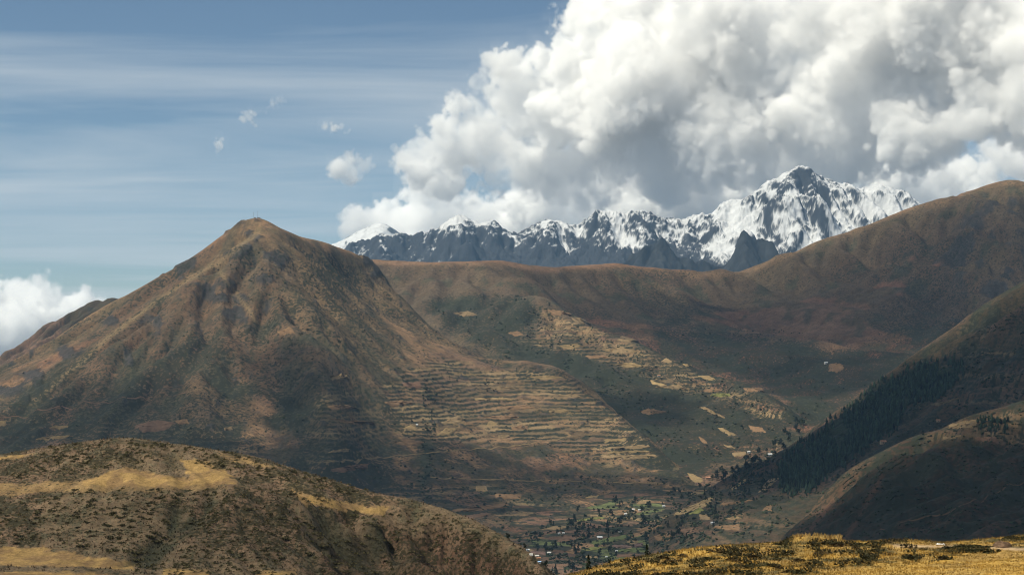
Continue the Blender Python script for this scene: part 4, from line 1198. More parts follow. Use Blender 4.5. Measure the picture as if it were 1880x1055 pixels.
# ---- conifer plantation
def conifers(p, h, rng):
    n = len(p)
    k = 6
    rings = [(.04, .5), (.12, 1.0), (.42, .72), (.40, .9), (.72, .38), (1.0, 0.03)]
    a = np.linspace(0, 2 * np.pi, k, endpoint=False)
    V = []
    for hz, r in rings:
        jr = 1 + .28 * rng.standard_normal((n, k))
        V.append(np.stack([np.cos(a) * r * .2 * jr * h[:, None] + p[:, :1], np.sin(a) * r * .2 * jr * h[:, None] + p[:, 1:2], np.repeat(p[:, 2:3] + hz * h[:, None], k, 1)], -1))
    V = np.stack(V, 1)
    Fc = []
    for r in range(len(rings) - 1):
        for i in range(k):
            Fc.append((r * k + i, r * k + (i + 1) % k, (r + 1) * k + (i + 1) % k, (r + 1) * k + i))
    Fc = np.array(Fc)[None] + (k * len(rings)) * np.arange(n)[:, None, None]
    c = np.array([.022, .036, .021])[None] * (1 + .4 * rng.standard_normal((n, 1)))
    return V.reshape(-1, 3), Fc.reshape(-1, 4), np.repeat(np.clip(c, .004, 1), k * len(rings), 0)


q = in_poly_points(FOREST, 3200, rs)
q += rs.standard_normal(q.shape) * 5
q = q[fbm(q[:, 0], q[:, 1], 38, 3, off=5) < .42]
lay, p = pick_any(q[:, 0], q[:, 1])
p = p[lay == LAYERS.index(Dl)]
V, Fc, c = conifers(p, 6 + 12 * rs.random(len(p)) ** 1.3, rs)
tag(mesh_object('forest', V, Fc, M_leaf, c, smooth=False), 'dense dark conifer plantation on the right slope', kind='stuff')
q = in_poly_points([(1790, 772), (1850, 770), (1850, 800), (1800, 795)], 70, rs)
lay, p = pick_any(q[:, 0], q[:, 1])
V, Fc, c = conifers(p, 5 + 5 * rs.random(len(p)), rs)
tag(mesh_object('grove', V, Fc, M_leaf, c, smooth=False), 'small grove on the terraces of the near dark hill', kind='stuff')


# ---- valley trees, each with trunk and crown
def tree_meshes(rng, kind):
    def egg(r, n):
        p_ = r.standard_normal((n, 3))
        p_ /= np.linalg.norm(p_, axis=1)[:, None]
        p_ *= r.random((n, 1)) ** .35
        if kind == 'cone':
            z = r.random(n) ** 1.3
            return np.stack([p_[:, 0] * .24 * (1.04 - z), p_[:, 1] * .24 * (1.04 - z), .1 + .9 * z], 1)
        lobes = np.array([(0, 0, .68, .22, .3), (.12, .05, .5, .18, .22), (-.13, -.03, .45, .18, .22), (.02, -.12, .8, .13, .17), (-.05, .1, .6, .17, .2)])
        lb = lobes[r.integers(0, 5, n)]
        return np.stack([lb[:, 0] + p_[:, 0] * lb[:, 3], lb[:, 1] + p_[:, 1] * lb[:, 3], lb[:, 2] + p_[:, 2] * lb[:, 4]], 1)
    V_, Q_, c_ = leaf_cloud(rng, 150, .075, egg, (.020, .030, .016))
    crown = mesh_data('crown', V_, Q_, M_leaf, c_, smooth=False)
    k = 6
    a_ = np.linspace(0, 2 * np.pi, k, endpoint=False)
    tv = np.concatenate([np.stack([np.cos(a_) * r_ + ox, np.sin(a_) * r_, np.full(k, z_)], 1) for z_, r_, ox in ((-.04, .03, 0), (.25, .022, .01), (.5, .015, -.01), (.8, .004, 0))])
    tq = np.array([(r_ * k + i, r_ * k + (i + 1) % k, (r_ + 1) * k + (i + 1) % k, (r_ + 1) * k + i) for r_ in range(3) for i in range(k)])
    trunk = mesh_data('trunk', tv, tq, M_bark, None)
    return trunk, crown


M_bark = plain_material('bark', (.10, .08, .06), .9, .3, .1)
kinds = {'round': [tree_meshes(rs, 'round') for _ in range(4)], 'cone': [tree_meshes(rs, 'cone') for _ in range(3)]}


def tree(px, py, hpx, kind, label, group=None):
    lay_, p_ = pick_any([px], [py])
    if lay_[0] < 0:
        return
    p_ = p_[0]
    h = hpx / F * p_[1]
    e = bpy.data.objects.new('tree', None)
    COL.objects.link(e)
    e.location = p_
    w_ = 1.0 if kind == 'cone' else 1.0 + .25 * rs.random()
    e.scale = (h * w_, h * w_, h)
    e.rotation_euler = (0, 0, rs.random() * 6.28)
    tr_, cr_ = kinds[kind][rs.integers(len(kinds[kind]))]
    for nm_, me_ in (('trunk', tr_), ('crown', cr_)):
        o_ = bpy.data.objects.new(nm_, me_)
        COL.objects.link(o_)
        o_.parent = e
    return tag(e, label, 'tree', group)


TREES = [(1130, 928, 20, 'round', 'big dark round tree at the foot of the spur above the valley fields'), (1114, 980, 24, 'cone', 'tall dark pointed tree just above the bright green field'), (1080, 982, 20, 'cone', 'dark narrow tree left of the tall pointed one'),
         (1060, 942, 16, 'round', 'dark tree beside a small tan clearing at the slope foot'), (1048, 968, 14, 'round', 'dark tree at the right end of a tan terrace strip'), (1063, 967, 13, 'round', 'dark tree close beside the one ending the tan terrace strip'),
         (933, 992, 14, 'round', 'dark tree against the edge of the near brown hill'), (1138, 964, 17, 'round', 'dark bushy tree between brown plots in mid valley'), (1181, 962, 18, 'round', 'tall dark tree above the brown ploughed plot'), (1206, 957, 14, 'round', 'dark tree near the small white farmhouses'),
         (1186, 1020, 22, 'cone', 'pointed dark conifer standing just above the golden meadow brow'), (1079, 1046, 28, 'cone', 'tall dark conifer low in the valley before the brown strip field'), (1020, 1054, 18, 'cone', 'dark conifer near the lower end of the near hill'),
         (1051, 1052, 22, 'round', 'broad dark tree at the bottom of the valley view'), (1101, 1022, 16, 'round', 'dark clump tree below the yellow green plot'), (1109, 1003, 12, 'cone', 'small dark conifer inside the green field'), (1026, 1029, 16, 'round', 'dark tree right of the hamlet houses'),
         (1002, 1010, 16, 'round', 'dark tree above the hamlet houses'), (1020, 1008, 16, 'cone', 'narrow dark tree above the hamlet houses'), (1120, 947, 14, 'round', 'dark tree above the mid valley brown plots'), (1344, 872, 16, 'round', 'dark tree in the stream gorge mouth'), (1330, 878, 18, 'round', 'dark tree below the gorge mouth')]
for t in TREES:
    tree(*t)
nt_ = 0
for a, b in in_poly_points(VALLEY, 175, rs):
    r_ = rs.random()
    kd = 'cone' if rs.random() < .25 else 'round'
    sh_ = 'pointed' if kd == 'cone' else 'bushy'
    zone = 'upper valley' if b < 925 else ('mid valley' if b < 975 else 'lower valley')
    side_ = 'left' if a < 1090 else ('central' if a < 1200 else 'right')
    big_ = 'taller' if r_ > .6 else 'small'
    tree(a, b, 6 + 10 * r_ * r_, kd, '%s dark %s tree in the %s hedgerows, %s part' % (big_, sh_, zone, side_), '%s %s trees, %s, %s part' % (big_, sh_, zone, side_))
for a, b in in_poly_points([(1290, 885), (1420, 815), (1470, 770), (1480, 790), (1420, 850), (1330, 890)], 45, rs):
    w_ = 'lower end' if a < 1350 else ('middle' if a < 1420 else 'upper end')
    tree(a, b, 8 + 8 * rs.random(), 'round', 'dark tree lining the %s of the stream gorge beside the plantation' % w_, 'trees lining the %s of the stream gorge' % w_)

# ---- houses
M_white = plain_material('whitewash', (.55, .53, .49), .8, .12, 3)
M_tin = plain_material('tin_roof', (.52, .53, .54), .45, .12, 2, .5)
M_blue = plain_material('blue_sheet_roof', (.35, .50, .72), .5, .1, 2)
M_clay = plain_material('clay_tile_roof', (.34, .17, .10), .85, .25, .6)
M_adobe = plain_material('adobe', (.42, .29, .18), .9, .15, 1)
M_dark = plain_material('dark_opening', (.03, .028, .025), .7, .2, 1)


def boxm(x0, x1, y0, y1, z0, z1):
    v = [(x, y, z) for z in (z0, z1) for y in (y0, y1) for x in (x0, x1)]
    return v, [(0, 2, 3, 1), (4, 5, 7, 6), (0, 1, 5, 4), (2, 6, 7, 3), (0, 4, 6, 2), (1, 3, 7, 5)]


_hv, _hf = boxm(-.5, .5, -.35, .35, -.25, .38)
_hv += [(-.5, 0, .60), (.5, 0, .60)]
_hf += [(4, 6, 8, 8), (5, 9, 7, 7)]
H_wall = {m.name: mesh_data('wall', np.array(_hv), np.array([f for f in _hf]), m, None, False) for m in (M_white, M_adobe)}
_rv = [(-.56, -.44, .335), (.56, -.44, .335), (.56, 0, .63), (-.56, 0, .63), (.56, .44, .335), (-.56, .44, .335)]
_rv += [(x, y, z - .04) for x, y, z in _rv]
_rf = [(0, 1, 2, 3), (3, 2, 4, 5), (6, 9, 8, 7), (9, 11, 10, 8), (0, 6, 7, 1), (5, 4, 10, 11), (0, 3, 9, 6), (3, 5, 11, 9), (1, 7, 8, 2), (2, 8, 10, 4)]
H_roof = {m.name: mesh_data('roof', np.array(_rv), np.array(_rf), m, None, False) for m in (M_tin, M_clay, M_blue, M_white)}
_dv, _df = boxm(-.08, .08, -.362, -.34, -.02, .24)
H_door = mesh_data('door', np.array(_dv), np.array(_df), M_dark, None, False)
_wv, _wf = boxm(.2, .34, -.362, -.34, .08, .24)
H_win = mesh_data('window', np.array(_wv), np.array(_wf), M_dark, None, False)


def house(px, py, wpx, wall, roof, rot, label):
    lay_, p_ = pick_any([px], [py])
    if lay_[0] < 0:
        return
    p_ = p_[0]
    w_ = wpx / F * p_[1]
    e = bpy.data.objects.new('house', None)
    COL.objects.link(e)
    e.location = (p_[0], p_[1], p_[2] + .1 * w_)
    e.scale = (w_, w_, w_ * .85)
    e.rotation_euler = (0, 0, radians(rot))
    for nm_, me_ in (('wall', H_wall[wall.name]), ('roof', H_roof[roof.name]), ('door', H_door), ('window', H_win)):
        o_ = bpy.data.objects.new(nm_, me_)
        COL.objects.link(o_)
        o_.parent = e
    tag(e, label, 'house', 'small houses scattered over the valley and slopes')


for a in [(968, 1011, 6, M_white, M_tin, 10, 'tin roofed house at the upper left of the hamlet by the near hill'), (975, 1021, 6, M_white, M_white, -15, 'white house in the middle of the hamlet, leftmost of its row'), (986, 1023, 7, M_white, M_white, 20, 'brightest white house in the hamlet row'),
          (1008, 1018, 7, M_white, M_white, 5, 'white house standing alone at the right of the hamlet'), (991, 1033, 6, M_white, M_blue, 0, 'blue roofed house at the bottom of the hamlet'), (989, 1028, 7, M_adobe, M_clay, 15, 'clay roofed adobe house in the hamlet'),
          (1027, 980, 4, M_white, M_tin, 10, 'small pale house under the terraced strips, left of a pair'), (1034, 979, 4, M_white, M_tin, -10, 'small bright house under the terraced strips, right of a pair'), (1101, 989, 9, M_adobe, M_tin, 5, 'long grey roofed farmhouse on the bright green field'),
          (1138, 977, 5, M_white, M_tin, 0, 'white farmhouse above the right end of the green field'), (1148, 945, 5, M_white, M_tin, 12, 'pale house among hedges in mid valley'), (1162, 937, 5, M_white, M_tin, -8, 'white roofed house in the upper valley, left of two'),
          (1175, 938, 6, M_white, M_tin, 8, 'white roofed house in the upper valley, right of two'), (1218, 930, 5, M_white, M_tin, 0, 'small bright white house left of the long straw field'), (1112, 1024, 4, M_white, M_tin, 0, 'tiny pale house below the yellow green plot'),
          (1131, 1012, 4, M_white, M_tin, 10, 'tiny white house on the lower edge of the green field'), (1306, 962, 6, M_white, M_tin, 5, 'white roofed house left of the brown plot near the stream'), (1412, 836, 7, M_white, M_tin, 10, 'white house beside the plantation at the gorge'),
          (1373, 831, 5, M_white, M_tin, 0, 'white house above the tan plots at the gorge'), (1298, 880, 8, M_adobe, M_clay, 0, 'reddish adobe building at the toe of the first spur'), (1517, 669, 6, M_white, M_tin, 20, 'lone white house by a red brown field on the right mountain'),
          (1620, 815, 10, M_adobe, M_adobe if False else M_clay, 10, 'long clay roofed building on the ridge of the near dark hill'), (1721, 779, 7, M_adobe, M_clay, 0, 'clay roofed house on the terraces of the near dark hill'), (1210, 692, 5, M_white, M_clay, 0, 'small pale house on the sunlit second spur'),
          (765, 780, 4, M_white, M_tin, 0, 'tiny white house on the lower slope of the conical mountain')]:
    house(*a)

# ---- masts and huts on the summit
M_steel = plain_material('galvanised_steel', (.22, .23, .25), .5, .15, 3, .5)
M_conc = plain_material('concrete', (.30, .29, .28), .9, .15, 1)


def mast(px, hgt, label):
    lay_, b_ = pick_any([px], [405])
    x_ = (px - CX) / F * 5600
    z_ = float(C.height(np.array([x_]), np.array([5600.0]))[0])
    V_, Q_ = [], []

    def bar(a_, b2, r_):
        a_, b2 = np.array(a_), np.array(b2)
        d_ = b2 - a_
        u_ = np.cross(d_, (.3, .9, .2)); u_ /= np.linalg.norm(u_)
        w_ = np.cross(d_, u_); w_ /= np.linalg.norm(w_)
        k_ = len(V_)
        for e_ in (a_, b2):
            for s_, t_ in ((-1, -1), (1, -1), (1, 1), (-1, 1)):
                V_.append(e_ + u_ * r_ * s_ + w_ * r_ * t_)
        for i_ in range(4):
            Q_.append((k_ + i_, k_ + (i_ + 1) % 4, k_ + 4 + (i_ + 1) % 4, k_ + 4 + i_))
    legs = [np.array([math.cos(a_) * .9, math.sin(a_) * .9, 0]) for a_ in (0, 2.09, 4.19)]
    n_ = 8
    for l_ in legs:
        bar(l_, l_ * .35 + np.array([0, 0, hgt]), .06)
    for s_ in range(n_):
        for i_ in range(3):
            f0, f1 = s_ / n_, (s_ + 1) / n_
            bar(legs[i_] * (1 - .65 * f0) + np.array([0, 0, hgt * f0]), legs[(i_ + 1) % 3] * (1 - .65 * f1) + np.array([0, 0, hgt * f1]), .035)
    e = bpy.data.objects.new('radio_mast', None)
    COL.objects.link(e)
    e.location = (x_, 5600, z_ - .5)
    mesh_object('lattice', np.array(V_), np.array(Q_), M_steel, None, False, e)
    v_, f_ = boxm(-.5, .5, -.5, .5, hgt * .86, hgt * .92)
    mesh_object('antenna', np.array(v_), np.array(f_), M_steel, None, False, e)
    tag(e, label, 'mast', 'radio masts on the conical summit')


mast(464.5, 19, 'thin radio mast on the conical summit, left of the pair')
mast(472.5, 22, 'thin radio mast on the conical summit, right of the pair')
for px_, w_, lab in ((467.5, 5, 'small dark hut at the left on the conical summit'), (474.5, 9, 'longer dark hut on the very top of the conical summit')):
    x_ = (px_ - CX) / F * 5595
    z_ = float(C.height(np.array([x_]), np.array([5595.0]))[0])
    e = bpy.data.objects.new('hut', None)
    COL.objects.link(e)
    e.location = (x_, 5595, z_ - .5)
    v_, f_ = boxm(-w_ / 2, w_ / 2, -2, 2, 0, 2.6)
    mesh_object('wall', np.array(v_), np.array(f_), M_conc, None, False, e)
    v_, f_ = boxm(-w_ / 2 - .3, w_ / 2 + .3, -2.3, 2.3, 2.603, 2.9)
    mesh_object('roof', np.array(v_), np.array(f_), M_dark, None, False, e)
    tag(e, lab, 'hut')

# ---- bushes on the near left hill
BUSH_COL = (.062, .053, .024)


def bush_mesh(rng, n, leaf, col=BUSH_COL):
    lob = [(rng.uniform(-.45, .45), rng.uniform(-.45, .45), rng.uniform(.45, .75)) for _ in range(4)] + [(0, 0, .8)]

    def shp(r, m):
        p_ = dome(r, m)
        L_ = np.array(lob)[r.integers(0, len(lob), m)]
        p_ = p_ * L_[:, 2:3]
        p_[:, :2] += L_[:, :2]
        p_[:, 2] = p_[:, 2] * .85 + .02
        return p_
    V_, Q_, c_ = leaf_cloud(rng, n, leaf, shp, col)
    return mesh_data('bush', V_, Q_, M_leaf, c_, False)


hill_bush = [bush_mesh(rs, 70, .26) for _ in range(6)]
M_leaf2 = M_leaf
HB = [([(-20, 945), (130, 895), (420, 900), (520, 920), (600, 990), (640, 1060), (250, 1060), (240, 1020), (60, 1000), (-20, 1000)], 1150, 1.0), ([(100, 815), (240, 806), (430, 832), (560, 868), (700, 905), (660, 915), (520, 885), (400, 862), (330, 845), (220, 855), (60, 880), (0, 878)], 620, .9),
      ([(560, 900), (620, 925), (640, 945), (560, 930), (470, 900)], 60, .8), ([(640, 940), (720, 945), (830, 945), (960, 1030), (990, 1060), (640, 1060), (600, 1000)], 560, .8)]
allb = []
for poly, n_, sc_ in HB:
    q = in_poly_points(poly, n_ * 2, rs)
    nn = fbm(q[:, 0], q[:, 1], 60, 3, off=2.0) + .4 * fbm(q[:, 0] + q[:, 1], q[:, 1], 22, 2)
    q = q[np.argsort(-nn + .7 * rs.standard_normal(len(nn)))[:n_]]
    lay_, p_ = pick_any(q[:, 0], q[:, 1])
    p_ = p_[lay_ == LAYERS.index(H)]
    s_ = sc_ * (.26 + .95 * rs.random(len(p_)) ** 2.8)
    allb.append(np.concatenate([p_, s_[:, None]], 1))
allb = np.concatenate(allb)
allb = allb[np.argsort(-allb[:, 3])]
NB = 190
for k, (x_, y_, z_, s_) in enumerate(allb[:NB]):
    o = bpy.data.objects.new('bush', hill_bush[k % 6])
    COL.objects.link(o)
    o.location = (x_, y_, z_ - .05)
    o.scale = (s_ * rs.uniform(.9, 1.5), s_ * rs.uniform(.8, 1.1), s_ * rs.uniform(.6, .95))
    o.rotation_euler = (0, 0, rs.uniform(-.3, .3))
    px_, py_ = project(x_, y_, z_)
    size_ = 'large' if s_ > .85 else 'smaller'
    if py_ < 895:
        side_ = 'left shoulder' if px_ < 200 else ('rounded top' if px_ < 400 else 'falling right end')
        lab = 'dark olive bush, %s, on the %s of the near left hill' % (size_, side_)
        grp = '%s bushes on the %s of the near left hill' % (size_, side_)
    elif px_ > 620:
        lab, grp = 'dark %s bush in the eroded gullies of the near left hill' % size_, '%s bushes in the gullies of the near left hill' % size_
    else:
        band_ = 'above mid slope' if py_ < 945 else ('at mid slope' if py_ < 1000 else 'at the foot')
        side_ = 'left' if px_ < 200 else ('central' if px_ < 420 else 'right')
        lab = 'dark %s bush %s on the %s grey front of the near left hill' % (size_, band_, side_)
        grp = '%s bushes %s, %s front of the near left hill' % (size_, band_, side_)
    tag(o, lab, 'bush', grp)
rest = allb[NB:]
bv, bq, bc = leaf_cloud(rs, 22, .34, dome, BUSH_COL)
n_ = len(rest)
V = np.stack([bv[None, :, 0] * rest[:, 3:4] * 1.2 + rest[:, :1], bv[None, :, 1] * rest[:, 3:4] + rest[:, 1:2], bv[None, :, 2] * rest[:, 3:4] * .8 + rest[:, 2:3]], -1)
tag(mesh_object('undergrowth', V.reshape(-1, 3), (bq[None] + len(bv) * np.arange(n_)[:, None, None]).reshape(-1, 4), M_leaf, np.tile(bc, (n_, 1)), False), 'small low scrub scattered over the near left hill', kind='stuff')
# dry grass tufts on the left hill
gp = (rs.random((26000, 2)) * [H.nc - 2, H.nr - 2]).astype(int)
gp = gp[(goldH[gp[:, 1], gp[:, 0]] < .3) & (H.PY[gp[:, 1], gp[:, 0]] < 1075)]


def tufts(x, y, z, hh, col, rng, nb=4, spread=.35, wid=.08):
    n = len(x)
    a = rng.random((n, nb)) * 6.28
    r = spread * hh[:, None] * rng.random((n, nb))
    bx_, by_ = x[:, None] + np.cos(a) * r * .5, y[:, None] + np.sin(a) * r * .5
    tx, ty = x[:, None] + np.cos(a) * r * 1.8, y[:, None] + np.sin(a) * r * 1.8
    h = hh[:, None] * (.6 + .6 * rng.random((n, nb)))
    w = wid * hh[:, None]
    V = np.stack([np.stack([bx_ - w * np.sin(a), by_ + w * np.cos(a) * .2, np.repeat(z[:, None] - .02, nb, 1)], -1),
                  np.stack([bx_ + w * np.sin(a), by_ - w * np.cos(a) * .2, np.repeat(z[:, None] - .02, nb, 1)], -1), np.stack([tx, ty, z[:, None] + h], -1)], 2)
    return V.reshape(-1, 3), np.arange(n * nb * 3).reshape(-1, 3), np.repeat(np.clip(col, 0.004, 1), nb * 3, 0)


jx = H.X[gp[:, 1], gp[:, 0]] + rs.uniform(-.3, .3, len(gp))
jy = H.Y[gp[:, 1], gp[:, 0]] + rs.uniform(-.4, .4, len(gp))
V, Fc, c = tufts(jx, jy, H.height(jx, jy), .3 + .4 * rs.random(len(jx)), colH[gp[:, 1], gp[:, 0]] * (1.0 + .35 * rs.standard_normal((len(gp), 1))), rs, 3, .6, .25)
tag(mesh_object('dry_grass', V, Fc, M_leaf, c, False), 'short dry grass over the near left hill', kind='stuff')

# ---- the near meadow: grass, bushes, mound, litter
gn = 30000
gu = rs.uniform(1020, 1900, gn)
gd = rs.uniform(76, 131, gn)
gx_ = (gu - CX) / F * gd
gz_ = I.height(gx_, gd)
px_, py_ = project(gx_, gd, gz_)
ii = np.clip(np.searchsorted(I.d, gd), 0, I.nr - 1)
jj = np.clip(((gu - I.u0) / (I.u1 - I.u0) * (I.nc - 1)).astype(int), 0, I.nc - 1)
ok = (trk[ii, jj] < .35)
gx_, gd, gz_, ii, jj = gx_[ok], gd[ok], gz_[ok], ii[ok], jj[ok]
base = colI[ii, jj]
sc_ = scrI[ii, jj]
onb = bx[ii, jj]
hh = (.05 + .07 * rs.random(len(gx_))) * (1 + .35 * sc_) + onb * .10
cc = base * (1.05 + .3 * rs.standard_normal((len(gx_), 1)))
cc = np.where((onb > .5)[:, None], np.array([.42, .28, .10]) * (1 + .2 * rs.standard_normal((len(gx_), 1))), cc)
V, Fc, c = tufts(gx_, gd, gz_, hh, cc, rs, 5, .5, .12)
tag(mesh_object('grass', V, Fc, M_leaf, c, False), 'golden dry grass covering the near meadow', kind='stuff')

mb = [bush_mesh(rs, 170, .16, (.034, .032, .012)) for _ in range(5)]
mb2 = [bush_mesh(rs, 130, .17, (.050, .034, .014)) for _ in range(3)]
q = in_poly_points([(1060, 1050), (1180, 1026), (1330, 1006), (1450, 998), (1640, 998), (1700, 1010), (1640, 1030), (1480, 1052), (1380, 1060), (1060, 1060)], 430, rs)
q = np.concatenate([q, [(x_, 998 + rs.uniform(-3, 3)) for x_ in np.linspace(1440, 1560, 26)], [(x_, 994 + rs.uniform(-1, 1)) for x_ in np.linspace(1620, 1660, 8)]])
nn = fbm(q[:, 0], q[:, 1] * 2.5, 45, 3, off=6)
q = q[nn > -.15]
q = np.concatenate([q, np.stack([rs.uniform(1735, 1818, 34), 1007 + rs.uniform(-4, 9, 34)], 1), np.stack([rs.uniform(1655, 1740, 16), 1026 + rs.uniform(-4, 6, 16)], 1), np.stack([rs.uniform(1845, 1885, 14), 990 + rs.uniform(-4, 3, 14)], 1)])
lay_, p_ = pick_any(q[:, 0], q[:, 1])
items = []
for (a, b), p1, l1 in zip(q, p_, lay_):
    if l1 < 0 or LAYERS[l1] is not I:
        continue
    big_ = 1730 < a < 1820 and b < 1020
    s_ = rs.uniform(.14, .38) * (1.2 if big_ else 1) * (1.3 if rs.random() < .12 else 1)
    items.append((s_ * (2 if big_ or a > 1840 else 1), s_, a, b, p1, big_, rs.random() < .4 and not big_))
items.sort(key=lambda v: -v[0])
restV, restQ, restC, ro = [], [], [], 0
small_v = leaf_cloud(rs, 40, .22, dome, (.030, .027, .011))
for k, (_, s_, a, b, p1, big_, brown) in enumerate(items):
    if k >= 110:
        restV.append(small_v[0] * [s_ * 1.4, s_ * 1.2, s_ * .8] + p1); restQ.append(small_v[1] + ro); restC.append(small_v[2] * (1.5 if brown else 1)); ro += len(small_v[0])
        continue
    o = bpy.data.objects.new('bush', (mb2 if brown else mb)[k % (3 if brown else 5)])
    COL.objects.link(o)
    o.location = (p1[0], p1[1], p1[2] - .02)
    o.scale = (s_ * rs.uniform(1.0, 1.8), s_ * rs.uniform(1, 1.4), s_ * rs.uniform(.55, .9))
    o.rotation_euler = (0, 0, rs.uniform(-.4, .4))
    hue_ = 'brown' if brown else 'dark green'
    if big_:
        part_ = 'left' if a < 1762 else ('middle' if a < 1792 else 'right')
        tag(o, 'green bush in the %s of the long thicket beside the white litter' % part_, 'bush', 'bushes in the %s of the long meadow thicket' % part_)
    elif a > 1840 and b < 1000:
        tag(o, 'dark bush on the small rise at the far right of the meadow', 'bush', 'bushes on the rise at the right')
    elif 1440 <= a <= 1560 and b < 1003:
        tag(o, '%s bush at the foot of the grass topped bank' % hue_, 'bush', '%s bushes below the grass bank' % hue_)
    elif a < 1250:
        tag(o, 'low %s bush on the sloping left end of the golden meadow' % hue_, 'bush', '%s bushes on the left end of the meadow' % hue_)
    elif a < 1450:
        tag(o, 'low %s bush on the meadow left of the grass topped bank' % hue_, 'bush', '%s bushes left of the grass bank' % hue_)
    elif a < 1640:
        tag(o, 'low %s bush in the scrubby middle of the golden meadow' % hue_, 'bush', '%s bushes in the middle of the meadow' % hue_)
    else:
        tag(o, 'low %s bush left of the white litter on the meadow' % hue_, 'bush', '%s bushes left of the litter' % hue_)
tag(mesh_object('undergrowth', np.concatenate(restV), np.concatenate(restQ), M_leaf, np.concatenate(restC), False), 'tiny scrub dotted over the golden meadow', kind='stuff')

# dark earth heap
p1 = pick_any([1836], [1003])[1][0]
n1, n2 = 28, 10
th_, ph_ = np.meshgrid(np.linspace(0, 2 * np.pi, n1, endpoint=False), np.linspace(0, 1, n2))
rx_ = np.cos(ph_ * np.pi / 2) * .62
xx, yy = np.cos(th_) * rx_ * 1.0, np.sin(th_) * rx_ * .7
zz = np.sin(ph_ * np.pi / 2) ** 1.3 * .36 * (1 + .25 * perlin(xx * 5, yy * 5)) + .05 * fbm(xx, yy, .22, 3) - .04
V = np.stack([xx + p1[0], yy + p1[1], zz + p1[2]], -1).reshape(-1, 3)
ii_ = np.arange(n1 * n2).reshape(n2, n1)
nx_ = np.roll(ii_, -1, 1)
Q = np.stack([ii_[:-1], nx_[:-1], nx_[1:], ii_[1:]], -1).reshape(-1, 4)
e = mesh_object('earth_mound', V, Q, M_near, np.tile([.11, .07, .045], (len(V), 1)) * (1 + .25 * rs.standard_normal((len(V), 1))))
tag(e, 'small dark heap of earth beside the track at the right', 'mound')
# crumpled white litter
p1 = pick_any([1725], [1000])[1][0]
gx2, gy2 = np.meshgrid(np.linspace(-.28, .28, 14), np.linspace(-.12, .12, 8))
zz = .05 + .07 * np.abs(fbm(gx2, gy2, .12, 3, .6, off=4)) - .05 * (np.abs(gx2) > .24)
ii_ = np.arange(14 * 8).reshape(8, 14)
Q = np.stack([ii_[:-1, :-1], ii_[:-1, 1:], ii_[1:, 1:], ii_[1:, :-1]], -1).reshape(-1, 4)
V = np.stack([gx2 + p1[0], gy2 + p1[1] + .05 * perlin(gx2 * 9, gy2), zz + p1[2]], -1).reshape(-1, 3)
V2 = V.copy(); V2[:, 2] = p1[2] - .03
Vt = np.concatenate([V, V2])
Qt = np.concatenate([Q, Q[:, ::-1] + len(V)])
M_plastic = plain_material('white_plastic', (.8, .8, .8), .4, .08, .1, .5)
tag(mesh_object('plastic_bag', Vt, Qt, M_plastic, None), 'crumpled white plastic litter left of the bush thicket', 'litter')
print('things', round(time.time() - T0, 1))

# ================================================================== CLOUDS
def upm(n, m):
    t = np.linspace(0, m - 1e-6, n)
    i = np.floor(t).astype(int)
    f = t - i
    M = np.zeros((n, m + 3), np.float32)
    w = [(1 - f) ** 3 / 6, (3 * f ** 3 - 6 * f ** 2 + 4) / 6, (-3 * f ** 3 + 3 * f ** 2 + 3 * f + 1) / 6, f ** 3 / 6]
    for k in range(4):
        M[np.arange(n), i + k] = w[k]
    return M


CR = np.random.default_rng(3)


def noise3(shape, size, cell):
    ms = [max(1, int(round(s / cell))) for s in size]
    a = CR.standard_normal([m + 3 for m in ms]).astype(np.float32) * 1.8
    for ax in range(3):
        a = np.moveaxis(np.tensordot(upm(shape[ax], ms[ax]), a, axes=(1, ax)), 0, ax)
    return a


M_cloud = bpy.data.materials.new('cloud_vapour')
M_cloud.use_nodes = True
_t = M_cloud.node_tree
_t.nodes.clear()
_o = _t.nodes.new('ShaderNodeOutputMaterial')
_v = _t.nodes.new('ShaderNodeVolumePrincipled')
_v.inputs['Color'].default_value = (1, 1, 1, 1)
_v.inputs['Density'].default_value = 1.0
_v.inputs['Anisotropy'].default_value = 0.2
_t.links.new(_v.outputs[0], _o.inputs['Volume'])


